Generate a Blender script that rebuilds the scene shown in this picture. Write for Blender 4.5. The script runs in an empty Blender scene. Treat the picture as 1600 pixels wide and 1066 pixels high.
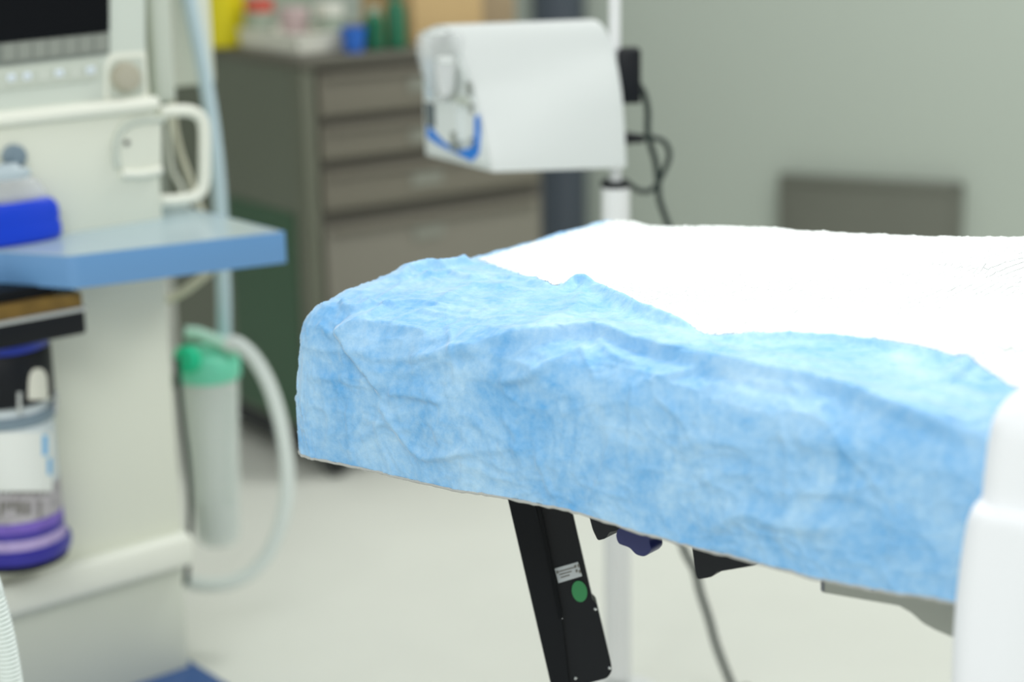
import bpy, bmesh, math, random
import numpy as np
from mathutils import Vector, Matrix
from mathutils.bvhtree import BVHTree

random.seed(4)
scene = bpy.context.scene
COL = scene.collection
PI = math.pi

# ------------------------------------------------------------------ camera
FPX, PITCH, ROLL, CAMH = 2800.0, math.radians(14.7), 0.02, 1.434
A3 = lambda *v: np.array(v, dtype=float)
FW = A3(0, math.cos(PITCH), -math.sin(PITCH))
_r = A3(1, 0, 0); _u = A3(0, math.sin(PITCH), math.cos(PITCH))
CR = _r * math.cos(ROLL) - _u * math.sin(ROLL)
CU = _u * math.cos(ROLL) + _r * math.sin(ROLL)
ORG = A3(0, 0, CAMH)
cam_d = bpy.data.cameras.new('camera')
cam = bpy.data.objects.new('camera', cam_d); COL.objects.link(cam)
cam.matrix_world = Matrix(((CR[0], CU[0], -FW[0], 0), (CR[1], CU[1], -FW[1], 0), (CR[2], CU[2], -FW[2], CAMH), (0, 0, 0, 1)))
cam_d.sensor_width = 36.0; cam_d.lens = FPX * 36 / 1600
cam_d.clip_start = 0.05
cam_d.dof.use_dof = True; cam_d.dof.focus_distance = 1.98; cam_d.dof.aperture_fstop = 1.9
scene.camera = cam
scene.view_settings.view_transform = 'Standard'
scene.view_settings.look = 'None'

# measuring helpers: where a point seen in the photograph lies on a known plane of the room
def ray(x, y): return FW + CR * (x - 800) / FPX - CU * (y - 533) / FPX
def at_z(x, y, z): d = ray(x, y); return ORG + d * ((z - CAMH) / d[2])
def at_D(x, y, D): d = ray(x, y); return ORG + d * (D / d[1])
def at_pl(x, y, p, n): d = ray(x, y); return ORG + d * (np.dot(p - ORG, n) / np.dot(d, n))
Z3 = A3(0, 0, 1)

# ------------------------------------------------------------------ materials
def lin(c):
    c = c / 255.0
    return c / 12.92 if c <= 0.04045 else ((c + 0.055) / 1.055) ** 2.4
def rgb(r, g, b): return (lin(r), lin(g), lin(b), 1.0)

MATS = {}
def mat(name, col, rough=0.5, metal=0.0, spec=0.5, var=0.06, vscale=6.0, bump=0.0, bscale=60.0, trans=0.0, alpha=1.0, emit=0.0, sss=0.0, ior=1.45):
    m = bpy.data.materials.new(name); m.use_nodes = True
    nt = m.node_tree; b = nt.nodes['Principled BSDF']
    b.inputs['Roughness'].default_value = rough
    b.inputs['Metallic'].default_value = metal
    b.inputs['Specular IOR Level'].default_value = spec
    b.inputs['Transmission Weight'].default_value = trans
    b.inputs['Alpha'].default_value = alpha
    b.inputs['IOR'].default_value = ior
    tc = nt.nodes.new('ShaderNodeTexCoord')
    n = nt.nodes.new('ShaderNodeTexNoise'); n.inputs['Scale'].default_value = vscale; n.inputs['Detail'].default_value = 4
    nt.links.new(tc.outputs['Object'], n.inputs['Vector'])
    mx = nt.nodes.new('ShaderNodeMix'); mx.data_type = 'RGBA'
    c = np.array(col[:3])
    mx.inputs[6].default_value = (*np.clip(c * (1 - var), 0, 1), 1); mx.inputs[7].default_value = (*np.clip(c * (1 + var), 0, 1), 1)
    nt.links.new(n.outputs['Fac'], mx.inputs[0]); nt.links.new(mx.outputs[2], b.inputs['Base Color'])
    if emit:
        b.inputs['Emission Color'].default_value = col; b.inputs['Emission Strength'].default_value = emit
    if bump:
        n2 = nt.nodes.new('ShaderNodeTexNoise'); n2.inputs['Scale'].default_value = bscale; n2.inputs['Detail'].default_value = 5
        nt.links.new(tc.outputs['Object'], n2.inputs['Vector'])
        bp = nt.nodes.new('ShaderNodeBump'); bp.inputs['Strength'].default_value = bump; bp.inputs['Distance'].default_value = 0.002
        nt.links.new(n2.outputs['Fac'], bp.inputs['Height']); nt.links.new(bp.outputs['Normal'], b.inputs['Normal'])
    MATS[name] = m
    return m

mat('floor_vinyl', rgb(226, 228, 219), 0.45, var=0.035, vscale=5)
mat('wall_paint', rgb(172, 181, 171), 0.7, var=0.015, vscale=1.5)
mat('dark_trim', rgb(70, 78, 88), 0.4)
mat('panel_grey', rgb(112, 114, 105), 0.35, metal=0.25, var=0.1, vscale=3)
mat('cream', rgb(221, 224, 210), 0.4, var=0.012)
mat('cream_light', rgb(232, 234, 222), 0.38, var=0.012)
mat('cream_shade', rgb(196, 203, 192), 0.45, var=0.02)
mat('cream_low', rgb(208, 212, 198), 0.45, var=0.015)
mat('panel_light', rgb(203, 211, 202), 0.45, var=0.015)
mat('key_light', rgb(176, 182, 178), 0.4)
mat('key_grey', rgb(140, 145, 137), 0.5)
mat('key_grey_dark', rgb(118, 124, 118), 0.5)
mat('button_face', rgb(200, 206, 196), 0.5)
mat('icon_blue', rgb(214, 226, 240), 0.5, emit=0.15)
mat('screen_black', rgb(5, 8, 13), 0.3, spec=0.15, var=0.02)
mat('knob_taupe', rgb(176, 172, 154), 0.45)
mat('shelf_blue', rgb(104, 150, 198), 0.32, var=0.02)
mat('shelf_top_sheen', rgb(176, 196, 204), 0.22, var=0.02)  # shelf blue made paler: reflected light put into the colour
mat('base_blue', rgb(52, 86, 140), 0.35)
mat('brass', rgb(122, 96, 44), 0.4, metal=0.3, var=0.5, vscale=30)
mat('black_plastic', rgb(14, 18, 24), 0.45, spec=0.3, var=0.1)
mat('black_matte', rgb(11, 15, 20), 0.6, spec=0.25, var=0.12)
mat('black_edge', rgb(24, 28, 34), 0.5, spec=0.3)
mat('royal_blue', rgb(6, 62, 208), 0.35, var=0.03)
mat('ring_violet', rgb(48, 44, 150), 0.35, var=0.2, vscale=40)
mat('ring_blue', rgb(22, 52, 170), 0.35)
mat('clear_plastic', rgb(236, 239, 239), 0.10, trans=0.0, alpha=0.36, var=0.01)
mat('grey_plug', rgb(120, 138, 150), 0.4)
mat('silicone', rgb(190, 205, 212), 0.35, trans=0.15)
mat('hose_blue', rgb(193, 214, 224), 0.3, var=0.02)
mat('hose_white', rgb(222, 230, 226), 0.35, var=0.02)
mat('cord_beige', rgb(205, 203, 182), 0.45)
mat('cord_dark', rgb(38, 50, 46), 0.5)
mat('cord_green', rgb(92, 112, 98), 0.5)
mat('lid_vivid', rgb(20, 204, 150), 0.35)
mat('lid_green', rgb(120, 222, 188), 0.35)
mat('lid_pale', rgb(190, 232, 214), 0.35)
mat('jar_milky', rgb(236, 243, 239), 0.4, trans=0.0, alpha=0.55, var=0.02)
mat('jar_scale', rgb(170, 186, 180), 0.4)
mat('canister_glass', rgb(206, 216, 220), 0.15, var=0.02)
mat('violet', rgb(120, 96, 190), 0.5, var=0.3, vscale=60)
mat('violet_dark', rgb(58, 48, 150), 0.5, var=0.3, vscale=60)
mat('violet_pale', rgb(176, 160, 206), 0.6, var=0.3, vscale=70)
mat('granule_grey', rgb(176, 172, 176), 0.7, var=0.5, vscale=55)
mat('canister_label', rgb(228, 232, 228), 0.5, var=0.02)
mat('ink_grey', rgb(118, 116, 110), 0.6)
mat('ink_blue', rgb(120, 186, 232), 0.5)
mat('steel', rgb(200, 204, 206), 0.25, metal=0.9)
mat('steel_grey', rgb(168, 172, 164), 0.4, metal=0.2, var=0.03)
mat('steel_dark', rgb(120, 124, 132), 0.4, metal=0.3)
mat('cart_front', rgb(112, 108, 96), 0.4, var=0.04, vscale=3)
mat('cart_front_low', rgb(122, 119, 108), 0.4, var=0.04, vscale=3)
mat('cart_side', rgb(98, 103, 90), 0.4, var=0.05, vscale=3)
mat('cart_side_green', rgb(50, 84, 60), 0.4, var=0.1, vscale=3)
mat('cart_post', rgb(98, 101, 87), 0.4)
mat('cart_gap', rgb(82, 79, 71), 0.6)
mat('cart_top', rgb(92, 90, 80), 0.4)
mat('cart_label', rgb(128, 130, 120), 0.4)
mat('rubber', rgb(40, 43, 46), 0.6)
mat('yellow', rgb(214, 200, 16), 0.4)
mat('tray_white', rgb(216, 216, 204), 0.5)
mat('cup_blue', rgb(40, 102, 194), 0.4)
mat('bottle_green', rgb(16, 96, 66), 0.4)
mat('card_tan', rgb(186, 158, 112), 0.7, var=0.04)
mat('card_tan_dark', rgb(150, 132, 104), 0.7)
mat('pack_pink', rgb(198, 176, 176), 0.6, var=0.1, vscale=14)
mat('pack_sage', rgb(160, 172, 156), 0.6, var=0.08)
mat('pack_red', rgb(196, 84, 70), 0.6)
mat('device_white', rgb(216, 221, 219), 0.38, var=0.01)
mat('device_face', rgb(222, 228, 226), 0.35)
mat('device_blue', rgb(28, 126, 222), 0.35)
mat('window_grey', rgb(92, 102, 106), 0.2)
mat('pole_white', rgb(232, 234, 234), 0.3)
mat('navy', rgb(36, 44, 100), 0.4)
mat('sticker_white', rgb(196, 202, 206), 0.5, var=0.05, vscale=60)
mat('sticker_green', rgb(52, 138, 84), 0.5)
mat('sheet_white', rgb(228, 231, 235), 0.8, var=0.008, bump=0.12, bscale=220)
mat('hem_pale', rgb(168, 170, 166), 0.8, var=0.15, vscale=120, bump=0.5, bscale=300)

def drape_material():
    m = bpy.data.materials.new('nonwoven_blue'); m.use_nodes = True
    nt = m.node_tree; b = nt.nodes['Principled BSDF']
    b.inputs['Roughness'].default_value = 0.7; b.inputs['Specular IOR Level'].default_value = 0.35
    b.inputs['Sheen Weight'].default_value = 0.6; b.inputs['Sheen Roughness'].default_value = 0.35; b.inputs['Sheen Tint'].default_value = (0.95, 0.98, 1, 1)
    tc = nt.nodes.new('ShaderNodeTexCoord')
    def noise(sc, det, rough=0.55, dist=0.0):
        n = nt.nodes.new('ShaderNodeTexNoise'); n.inputs['Scale'].default_value = sc; n.inputs['Detail'].default_value = det
        n.inputs['Roughness'].default_value = rough; n.inputs['Distortion'].default_value = dist
        nt.links.new(tc.outputs['Object'], n.inputs['Vector']); return n
    n1 = noise(11, 6, 0.62, 0.6); n2 = noise(90, 4, 0.7)
    add = nt.nodes.new('ShaderNodeMath'); add.operation = 'MULTIPLY_ADD'; add.inputs[1].default_value = 0.45
    nt.links.new(n2.outputs['Fac'], add.inputs[0]); nt.links.new(n1.outputs['Fac'], add.inputs[2])
    cr = nt.nodes.new('ShaderNodeValToRGB'); e = cr.color_ramp.elements
    e[0].position = 0.48; e[0].color = rgb(92, 160, 214); e[1].position = 0.98; e[1].color = rgb(172, 207, 232)
    nt.links.new(add.outputs[0], cr.inputs[0]); nt.links.new(cr.outputs[0], b.inputs['Base Color'])
    n3 = noise(420, 3, 0.7); n4 = noise(45, 5, 0.6, 1.5)
    s = nt.nodes.new('ShaderNodeMath'); s.operation = 'MULTIPLY_ADD'; s.inputs[1].default_value = 0.35
    nt.links.new(n3.outputs['Fac'], s.inputs[0]); nt.links.new(n4.outputs['Fac'], s.inputs[2])
    bp = nt.nodes.new('ShaderNodeBump'); bp.inputs['Strength'].default_value = 0.35; bp.inputs['Distance'].default_value = 0.003
    nt.links.new(s.outputs[0], bp.inputs['Height']); nt.links.new(bp.outputs['Normal'], b.inputs['Normal'])
    return m
MATS['nonwoven_blue'] = drape_material()

def pad_material():
    m = bpy.data.materials.new('pad_white'); m.use_nodes = True
    nt = m.node_tree; b = nt.nodes['Principled BSDF']
    b.inputs['Base Color'].default_value = rgb(226, 232, 231); b.inputs['Roughness'].default_value = 0.85
    b.inputs['Specular IOR Level'].default_value = 0.2
    tc = nt.nodes.new('ShaderNodeTexCoord')
    mp = nt.nodes.new('ShaderNodeMapping'); mp.inputs['Rotation'].default_value = (0, 0, math.radians(-39))
    nt.links.new(tc.outputs['Object'], mp.inputs['Vector'])
    br = nt.nodes.new('ShaderNodeTexBrick'); br.inputs['Scale'].default_value = 34; br.inputs['Mortar Size'].default_value = 0.03
    br.inputs['Mortar Smooth'].default_value = 1.0
    br.inputs['Color1'].default_value = (1, 1, 1, 1); br.inputs['Color2'].default_value = (.9, .9, .9, 1); br.inputs['Mortar'].default_value = (0, 0, 0, 1)
    nt.links.new(mp.outputs[0], br.inputs['Vector'])
    n = nt.nodes.new('ShaderNodeTexNoise'); n.inputs['Scale'].default_value = 30; n.inputs['Detail'].default_value = 4
    nt.links.new(tc.outputs['Object'], n.inputs['Vector'])
    s = nt.nodes.new('ShaderNodeMath'); s.operation = 'MULTIPLY_ADD'; s.inputs[1].default_value = 0.5
    nt.links.new(br.outputs['Color'], s.inputs[0]); nt.links.new(n.outputs['Fac'], s.inputs[2])
    bp = nt.nodes.new('ShaderNodeBump'); bp.inputs['Strength'].default_value = 0.8; bp.inputs['Distance'].default_value = 0.005
    nt.links.new(s.outputs[0], bp.inputs['Height']); nt.links.new(bp.outputs['Normal'], b.inputs['Normal'])
    return m
MATS['pad_white'] = pad_material()

# ------------------------------------------------------------------ mesh helpers
def V(p): return Vector((float(p[0]), float(p[1]), float(p[2])))

def link_mesh(name, bm, material, parent=None, smooth=False):
    me = bpy.data.meshes.new(name)
    bmesh.ops.recalc_face_normals(bm, faces=bm.faces)
    bm.to_mesh(me); bm.free()
    for m in (material if isinstance(material, (list, tuple)) else [material]):
        me.materials.append(MATS[m])
    if smooth:
        for p in me.polygons: p.use_smooth = True
        try: me.set_sharp_from_angle(angle=math.radians(38))
        except Exception: pass
    o = bpy.data.objects.new(name, me); COL.objects.link(o)
    if parent is not None:
        o.parent = parent
        o.matrix_parent_inverse = world_of(parent).inverted()
    return o

def world_of(o):
    m = o.matrix_basis.copy()
    if o.parent is not None: m = world_of(o.parent) @ o.matrix_parent_inverse @ m
    return m

def tag(o, label=None, cat=None, group=None, kind=None):
    if label: o['label'] = label
    if cat: o['category'] = cat
    if group: o['group'] = group
    if kind: o['kind'] = kind
    return o

def thing(name, loc, label, cat, group=None):
    o = bpy.data.objects.new(name, None); COL.objects.link(o); o.empty_display_size = 0.05
    o.location = V(loc)
    return tag(o, label, cat, group)

def add_box(bm, c, ax, ay, az, sx, sy, sz, bev=0.0, seg=2, mi=0):
    """box centred at c with axes ax, ay, az and full sizes"""
    t = bmesh.new(); bmesh.ops.create_cube(t, size=1.0)
    for v in t.verts:
        v.co = V(np.array(c) + np.array(ax) * (v.co.x * sx) + np.array(ay) * (v.co.y * sy) + np.array(az) * (v.co.z * sz))
    bmesh.ops.recalc_face_normals(t, faces=t.faces)
    if bev: bmesh.ops.bevel(t, geom=t.edges[:], offset=min(bev, 0.45 * min(abs(sx), abs(sy), abs(sz))), segments=seg, profile=0.5, affect='EDGES')
    merge(bm, t, mi)

def merge(bm, t, mi=0):
    mp = {}
    for v in t.verts: mp[v] = bm.verts.new(v.co)
    for f in t.faces:
        try:
            g = bm.faces.new([mp[v] for v in f.verts]); g.material_index = mi; g.smooth = f.smooth
        except ValueError: pass
    t.free()

def add_prism(bm, pts, vec, bev=0.0, seg=2, mi=0):
    """closed polygon pts extruded along vec"""
    t = bmesh.new(); vec = np.array(vec)
    a = [t.verts.new(V(p)) for p in pts]; b = [t.verts.new(V(np.array(p) + vec)) for p in pts]
    t.faces.new(a); t.faces.new(b[::-1]); n = len(pts)
    for i in range(n): t.faces.new((a[i], b[i], b[(i + 1) % n], a[(i + 1) % n]))
    bmesh.ops.recalc_face_normals(t, faces=t.faces)
    if bev: bmesh.ops.bevel(t, geom=t.edges[:], offset=bev, segments=seg, profile=0.6, affect='EDGES', clamp_overlap=True)
    merge(bm, t, mi)

def add_lathe(bm, base, axis, prof, n=40, mi=0, cap=True):
    """prof: list of (radius, height) along axis from base"""
    t = bmesh.new(); axis = V(axis).normalized(); x = axis.orthogonal().normalized(); y = axis.cross(x); base = V(base)
    rings = []
    for r, h in prof:
        rings.append([t.verts.new(base + axis * h + (x * math.cos(2 * PI * k / n) + y * math.sin(2 * PI * k / n)) * max(r, 1e-4)) for k in range(n)])
    for i in range(len(rings) - 1):
        for k in range(n):
            t.faces.new((rings[i][k], rings[i][(k + 1) % n], rings[i + 1][(k + 1) % n], rings[i + 1][k]))
    if cap:
        t.faces.new(rings[0][::-1]); t.faces.new(rings[-1])
    merge(bm, t, mi)

def smooth_path(pts, per=10):
    pts = [np.array(p, float) for p in pts]
    if len(pts) < 3: return [pts[0] + (pts[-1] - pts[0]) * k / 8 for k in range(9)]
    P = [2 * pts[0] - pts[1]] + pts + [2 * pts[-1] - pts[-2]]
    out = []
    for i in range(1, len(P) - 2):
        for k in range(per):
            t = k / per
            out.append(0.5 * ((2 * P[i]) + (-P[i - 1] + P[i + 1]) * t + (2 * P[i - 1] - 5 * P[i] + 4 * P[i + 1] - P[i + 2]) * t * t + (-P[i - 1] + 3 * P[i] - 3 * P[i + 1] + P[i + 2]) * t ** 3))
    out.append(P[-2]); return out

def add_tube(bm, pts, rad, n=14, per=10, mi=0, smooth=True, ribs=None):
    """tube along the path; ribs = (spacing, depth) makes it corrugated"""
    path = smooth_path(pts, per) if smooth else [np.array(p, float) for p in pts]
    if ribs:
        L = np.concatenate([[0], np.cumsum([np.linalg.norm(path[i + 1] - path[i]) for i in range(len(path) - 1)])])
        s = np.arange(0, L[-1], ribs[0] / 6)
        arr = np.array(path); path = [A3(*[np.interp(x, L, arr[:, k]) for k in range(3)]) for x in s]
        rr = [rad + ribs[1] * math.cos(2 * PI * x / ribs[0]) for x in s]
    else: rr = [rad(i / (len(path) - 1)) if callable(rad) else rad for i in range(len(path))]
    path = [V(p) for p in path]
    t = bmesh.new(); nrm = None; rings = []
    for i, p in enumerate(path):
        d = (path[min(i + 1, len(path) - 1)] - path[max(i - 1, 0)]).normalized()
        nrm = d.orthogonal().normalized() if nrm is None else (nrm - d * nrm.dot(d)).normalized()
        y = d.cross(nrm)
        rings.append([t.verts.new(p + (nrm * math.cos(2 * PI * k / n) + y * math.sin(2 * PI * k / n)) * rr[i]) for k in range(n)])
    for i in range(len(rings) - 1):
        for k in range(n): t.faces.new((rings[i][k], rings[i][(k + 1) % n], rings[i + 1][(k + 1) % n], rings[i + 1][k]))
    t.faces.new(rings[0][::-1]); t.faces.new(rings[-1])
    merge(bm, t, mi)

def round_poly(pts, r, seg=5):
    """round the corners of a closed 3-D polygon"""
    out = []; n = len(pts); rr = r if isinstance(r, (list, tuple)) else [r] * n
    for i in range(n):
        p = np.array(pts[i], float); a = np.array(pts[i - 1], float) - p; b = np.array(pts[(i + 1) % n], float) - p
        la, lb = np.linalg.norm(a), np.linalg.norm(b); q = min(rr[i], la * .45, lb * .45)
        if q <= 1e-6: out.append(p); continue
        p0 = p + a / la * q; p1 = p + b / lb * q
        for k in range(seg + 1):
            t = k / seg; out.append((1 - t) ** 2 * p0 + 2 * t * (1 - t) * p + t * t * p1)
    return out

def grid_mesh(name, X, material, parent=None, mi=None):
    """X: (nu, nv, 3) array of points"""
    nu, nv = X.shape[:2]
    me = bpy.data.meshes.new(name)
    idx = np.arange(nu * nv).reshape(nu, nv)
    q = np.stack([idx[:-1, :-1], idx[1:, :-1], idx[1:, 1:], idx[:-1, 1:]], -1).reshape(-1)
    nf = (nu - 1) * (nv - 1)
    me.vertices.add(nu * nv); me.vertices.foreach_set('co', X.reshape(-1).astype(np.float32))
    me.loops.add(nf * 4); me.loops.foreach_set('vertex_index', q.astype(np.int32))
    me.polygons.add(nf); me.polygons.foreach_set('loop_start', np.arange(0, nf * 4, 4, dtype=np.int32))
    me.polygons.foreach_set('use_smooth', np.ones(nf, dtype=bool))
    me.update(calc_edges=True); me.validate()
    me.materials.append(MATS[material])
    o = bpy.data.objects.new(name, me); COL.objects.link(o)
    if parent is not None:
        o.parent = parent; o.matrix_parent_inverse = world_of(parent).inverted()
    return o

def sstep(x, a, b):
    t = np.clip((x - a) / (b - a), 0, 1); return t * t * (3 - 2 * t)

# lattice noise for cloth
def noise2(x, y, seed):
    rng = np.random.RandomState(seed); T = rng.uniform(-1, 1, (256, 256))
    xi = np.floor(x).astype(int); yi = np.floor(y).astype(int); fx = x - xi; fy = y - yi
    fx = fx * fx * fx * (fx * (fx * 6 - 15) + 10); fy = fy * fy * fy * (fy * (fy * 6 - 15) + 10)
    g = lambda a, b: T[a % 256, b % 256]
    return (g(xi, yi) * (1 - fx) + g(xi + 1, yi) * fx) * (1 - fy) + (g(xi, yi + 1) * (1 - fx) + g(xi + 1, yi + 1) * fx) * fy

# ------------------------------------------------------------------ setting
bm = bmesh.new(); add_box(bm, (1.0, 2.6, -0.05), (1, 0, 0), (0, 1, 0), Z3, 12, 12, 0.1)
tag(link_mesh('floor', bm, 'floor_vinyl'), kind='structure')

WP = at_D(1365, 300, 5.5); WD = A3(-math.sin(math.radians(64)), math.cos(math.radians(64)), 0)
WN = A3(-WD[1], WD[0], 0)
if WN[1] > 0: WN = -WN                       # faces the camera
WP0 = A3(WP[0], WP[1], 0)
def wallpt(px, py): return at_pl(px, py, WP0, WN)
bm = bmesh.new(); add_box(bm, WP0 + WD * 0.6 - WN * 0.06 + Z3 * 1.5, WD, WN, Z3, 9.0, 0.12, 3.0)
tag(link_mesh('wall_back', bm, 'wall_paint'), kind='structure')
bm = bmesh.new(); add_box(bm, WP0 + WD * 0.6 + WN * 0.008 + Z3 * 0.055, WD, WN, Z3, 9.0, 0.016, 0.11, 0.004)
tag(link_mesh('baseboard_back', bm, 'dark_trim'), kind='structure')
bm = bmesh.new(); add_box(bm, WP0 + WD * 4.6 + WN * 3.2 + Z3 * 1.5, WN, WD, Z3, 6.6, 0.12, 3.0)
tag(link_mesh('wall_left', bm, 'wall_paint'), kind='structure')
# dark upright beside the drawer cart
p = wallpt(884, 200); p[2] = 0
bm = bmesh.new(); add_lathe(bm, p + WN * 0.05, Z3, [(0.088, 0.0), (0.088, 3.0)], 40)
tag(link_mesh('trim_1', bm, 'dark_trim', smooth=True), kind='structure')

# grey metal panel on the wall
a = wallpt(1224, 268); b = wallpt(1508, 286)
wd = np.linalg.norm((b - a)[:2]); zt = (a[2] + b[2]) / 2; mid = (a + b) / 2
root = thing('wall_panel', A3(mid[0], mid[1], zt - 0.42), 'grey metal access panel mounted on the wall behind the table', 'panel')
bm = bmesh.new(); add_box(bm, A3(mid[0], mid[1], zt - 0.21) + WN * 0.02, WD, WN, Z3, wd, 0.04, 0.42, 0.006)
link_mesh('panel_door', bm, 'panel_grey', root)
bm = bmesh.new()
cc = A3(mid[0], mid[1], zt - 0.21) + WN * 0.044
for sx, sz, ox, oz in ((wd, 0.02, 0, 0.2), (wd, 0.02, 0, -0.2), (0.02, 0.42, wd / 2 - .01, 0), (0.02, 0.42, -wd / 2 + .01, 0)):
    add_box(bm, cc + WD * ox + Z3 * oz, WD, WN, Z3, sx, 0.012, sz, 0.003)
link_mesh('panel_frame', bm, 'panel_grey', root)

# ------------------------------------------------------------------ operating table frame of reference
ZT = 0.95
TN = at_z(508, 490, ZT); TR = at_z(1530, 685, ZT)
SD = (TR - TN) / np.linalg.norm(TR - TN); WDR = A3(-SD[1], SD[0], 0)
TN = TN + WDR * 0.030 - SD * 0.002
TW, TL = 0.525, 1.75
def side(px, py, b=0.0):
    """point on the upright plane parallel to the near long side, b metres in from the edge"""
    return at_pl(px, py, TN + WDR * b, WDR)
def tab(a, b, z): return A3(*(TN + SD * a + WDR * b)[:2], z)

# height of the top at the far edge (over the pillow) and along the end
_fa = []; _fz = []
for px in [(920, 355), (1000, 353), (1100, 352.5), (1200, 352), (1280, 356), (1350, 362), (1450, 366), (1600, 363)]:
    q = side(*px, TW); _fa.append((q - TN) @ SD); _fz.append(q[2] - ZT)
_eb = []; _ez = []
for px in [(560, 452), (640, 426), (700, 413), (745, 403), (830, 380), (920, 356)]:
    q = at_pl(*px, TN, SD); _eb.append((q - TN) @ WDR); _ez.append(q[2] - ZT)
def ztop(a, b):
    e = np.interp(b, [0] + _eb + [TW], [0.010] + _ez + [_ez[-1]])
    far = np.interp(a, _fa + [0.9, 1.8], _fz + [0.05, 0.05])
    far = (far - np.interp(0.0, _fa, _fz)) * 0.90 - 0.010 * sstep(a, -0.02, 0.07)
    return ZT + e * 1.0 + far * sstep(b, 0.02, TW) + 0 * a

# drop of the drape on the near side
_ba = []; _bz = []
for px in [(465, 710), (510, 720), (560, 730), (620, 745), (700, 764), (800, 779), (890, 797), (1000, 831), (1100, 858), (1280, 904), (1400, 925), (1480, 936)]:
    q = side(*px, -0.052); _ba.append((q - TN) @ SD); _bz.append(q[2])
RR = 0.046
def zbot(a): return np.interp(a, _ba + [1.2], _bz + [0.80])

def base_surf(al, be):
    """al: metres along the table (al<0: end skirt, in units of its own drop); be: metres across (be<0 near skirt, be>TW far skirt)"""
    dx = np.maximum(-al, 0); dn = np.maximum(-be, 0); df = np.maximum(be - TW, 0)
    dy = np.maximum(dn, df); sg = np.where(df > 0, 1.0, -1.0)
    d = np.maximum(dx, dy); hy = np.hypot(dx, dy) + 1e-9
    ux, uy = dx / hy, dy / hy
    a0 = np.clip(al, 0, None); b0 = np.clip(be, 0, TW)
    z0 = ztop(a0, b0)
    # arc then straight drop
    arc = RR * PI / 2
    t = np.minimum(d, arc) / RR
    out = RR * np.sin(t) ; dz = RR * (1 - np.cos(t)); dz = dz + np.maximum(d - arc, 0)
    fl = 0.006 + 0.006 * (ux * uy * 2)
    rest = np.maximum(d - arc, 0)
    out = out + fl * sstep(rest, -0.03, 0.08)
    inset = RR
    ax = a0 + inset * np.exp(-a0 / 0.05) * 0 - ux * out
    by = b0 + sg * uy * out
    z = z0 - dz
    X = TN[0] + SD[0] * ax + WDR[0] * by; Y = TN[1] + SD[1] * ax + WDR[1] * by
    return np.stack([X, Y, z], -1)

arcL = RR * PI / 2
def skirt_len(al):
    a = np.clip(al, -0.03, None)
    return arcL + (ztop(np.clip(al, 0, None), np.zeros_like(al)) - RR - zbot(a))
END_L = float(skirt_len(np.array([0.0]))[0]); FAR_L = 0.16

def normals(X):
    du = np.gradient(X, axis=0); dv = np.gradient(X, axis=1)
    n = np.cross(du, dv); n /= (np.linalg.norm(n, axis=-1, keepdims=True) + 1e-12)
    return n

# grid in cloth coordinates: rows al, columns be (near skirt normalised to the hem)
def cloth_grid(step):
    al = np.concatenate([np.linspace(-END_L, 0, int(END_L / step)), np.arange(step, 0.95, step), np.arange(0.95, TL, step * 3)])
    r = np.linspace(1, 0, int(0.2 / step))
    top = np.arange(step, TW, step)
    farr = np.linspace(TW, TW + FAR_L, int(0.5 * FAR_L / step))
    A = np.repeat(al[:, None], len(r) + len(top) + len(farr), 1)
    sl = np.where(al < 0, END_L, skirt_len(al))
    B = np.concatenate([-sl[:, None] * r[None, :], np.repeat(top[None], len(al), 0), np.repeat(farr[None], len(al), 0)], 1)
    return A, B, len(r)

# coarse base for finding where creases seen in the photograph lie on the cloth
Ac, Bc, _ = cloth_grid(0.006)
Xc = base_surf(Ac, Bc); nu, nv = Ac.shape
idx = np.arange(nu * nv).reshape(nu, nv)
quads = np.stack([idx[:-1, :-1], idx[1:, :-1], idx[1:, 1:], idx[:-1, 1:]], -1).reshape(-1, 4)
bvh = BVHTree.FromPolygons([tuple(p) for p in Xc.reshape(-1, 3).tolist()], quads.tolist())
Af, Bf = Ac.reshape(-1), Bc.reshape(-1); Xf = Xc.reshape(-1, 3)
def cloth(px, py):
    h = None
    for k in range(0, 90, 2):
        for ox, oy in ((0, k), (k, 0), (0, -k), (k, k)):
            hh = bvh.ray_cast(V(ORG), V(ray(px + ox, py + oy)).normalized())
            if hh[2] is not None: h = hh; break
        if h: break
    q = quads[h[2]]; w = 1 / (np.linalg.norm(Xf[q] - np.array(h[0]), axis=1) + 1e-5); w /= w.sum()
    return (Af[q] @ w, Bf[q] @ w)

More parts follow.
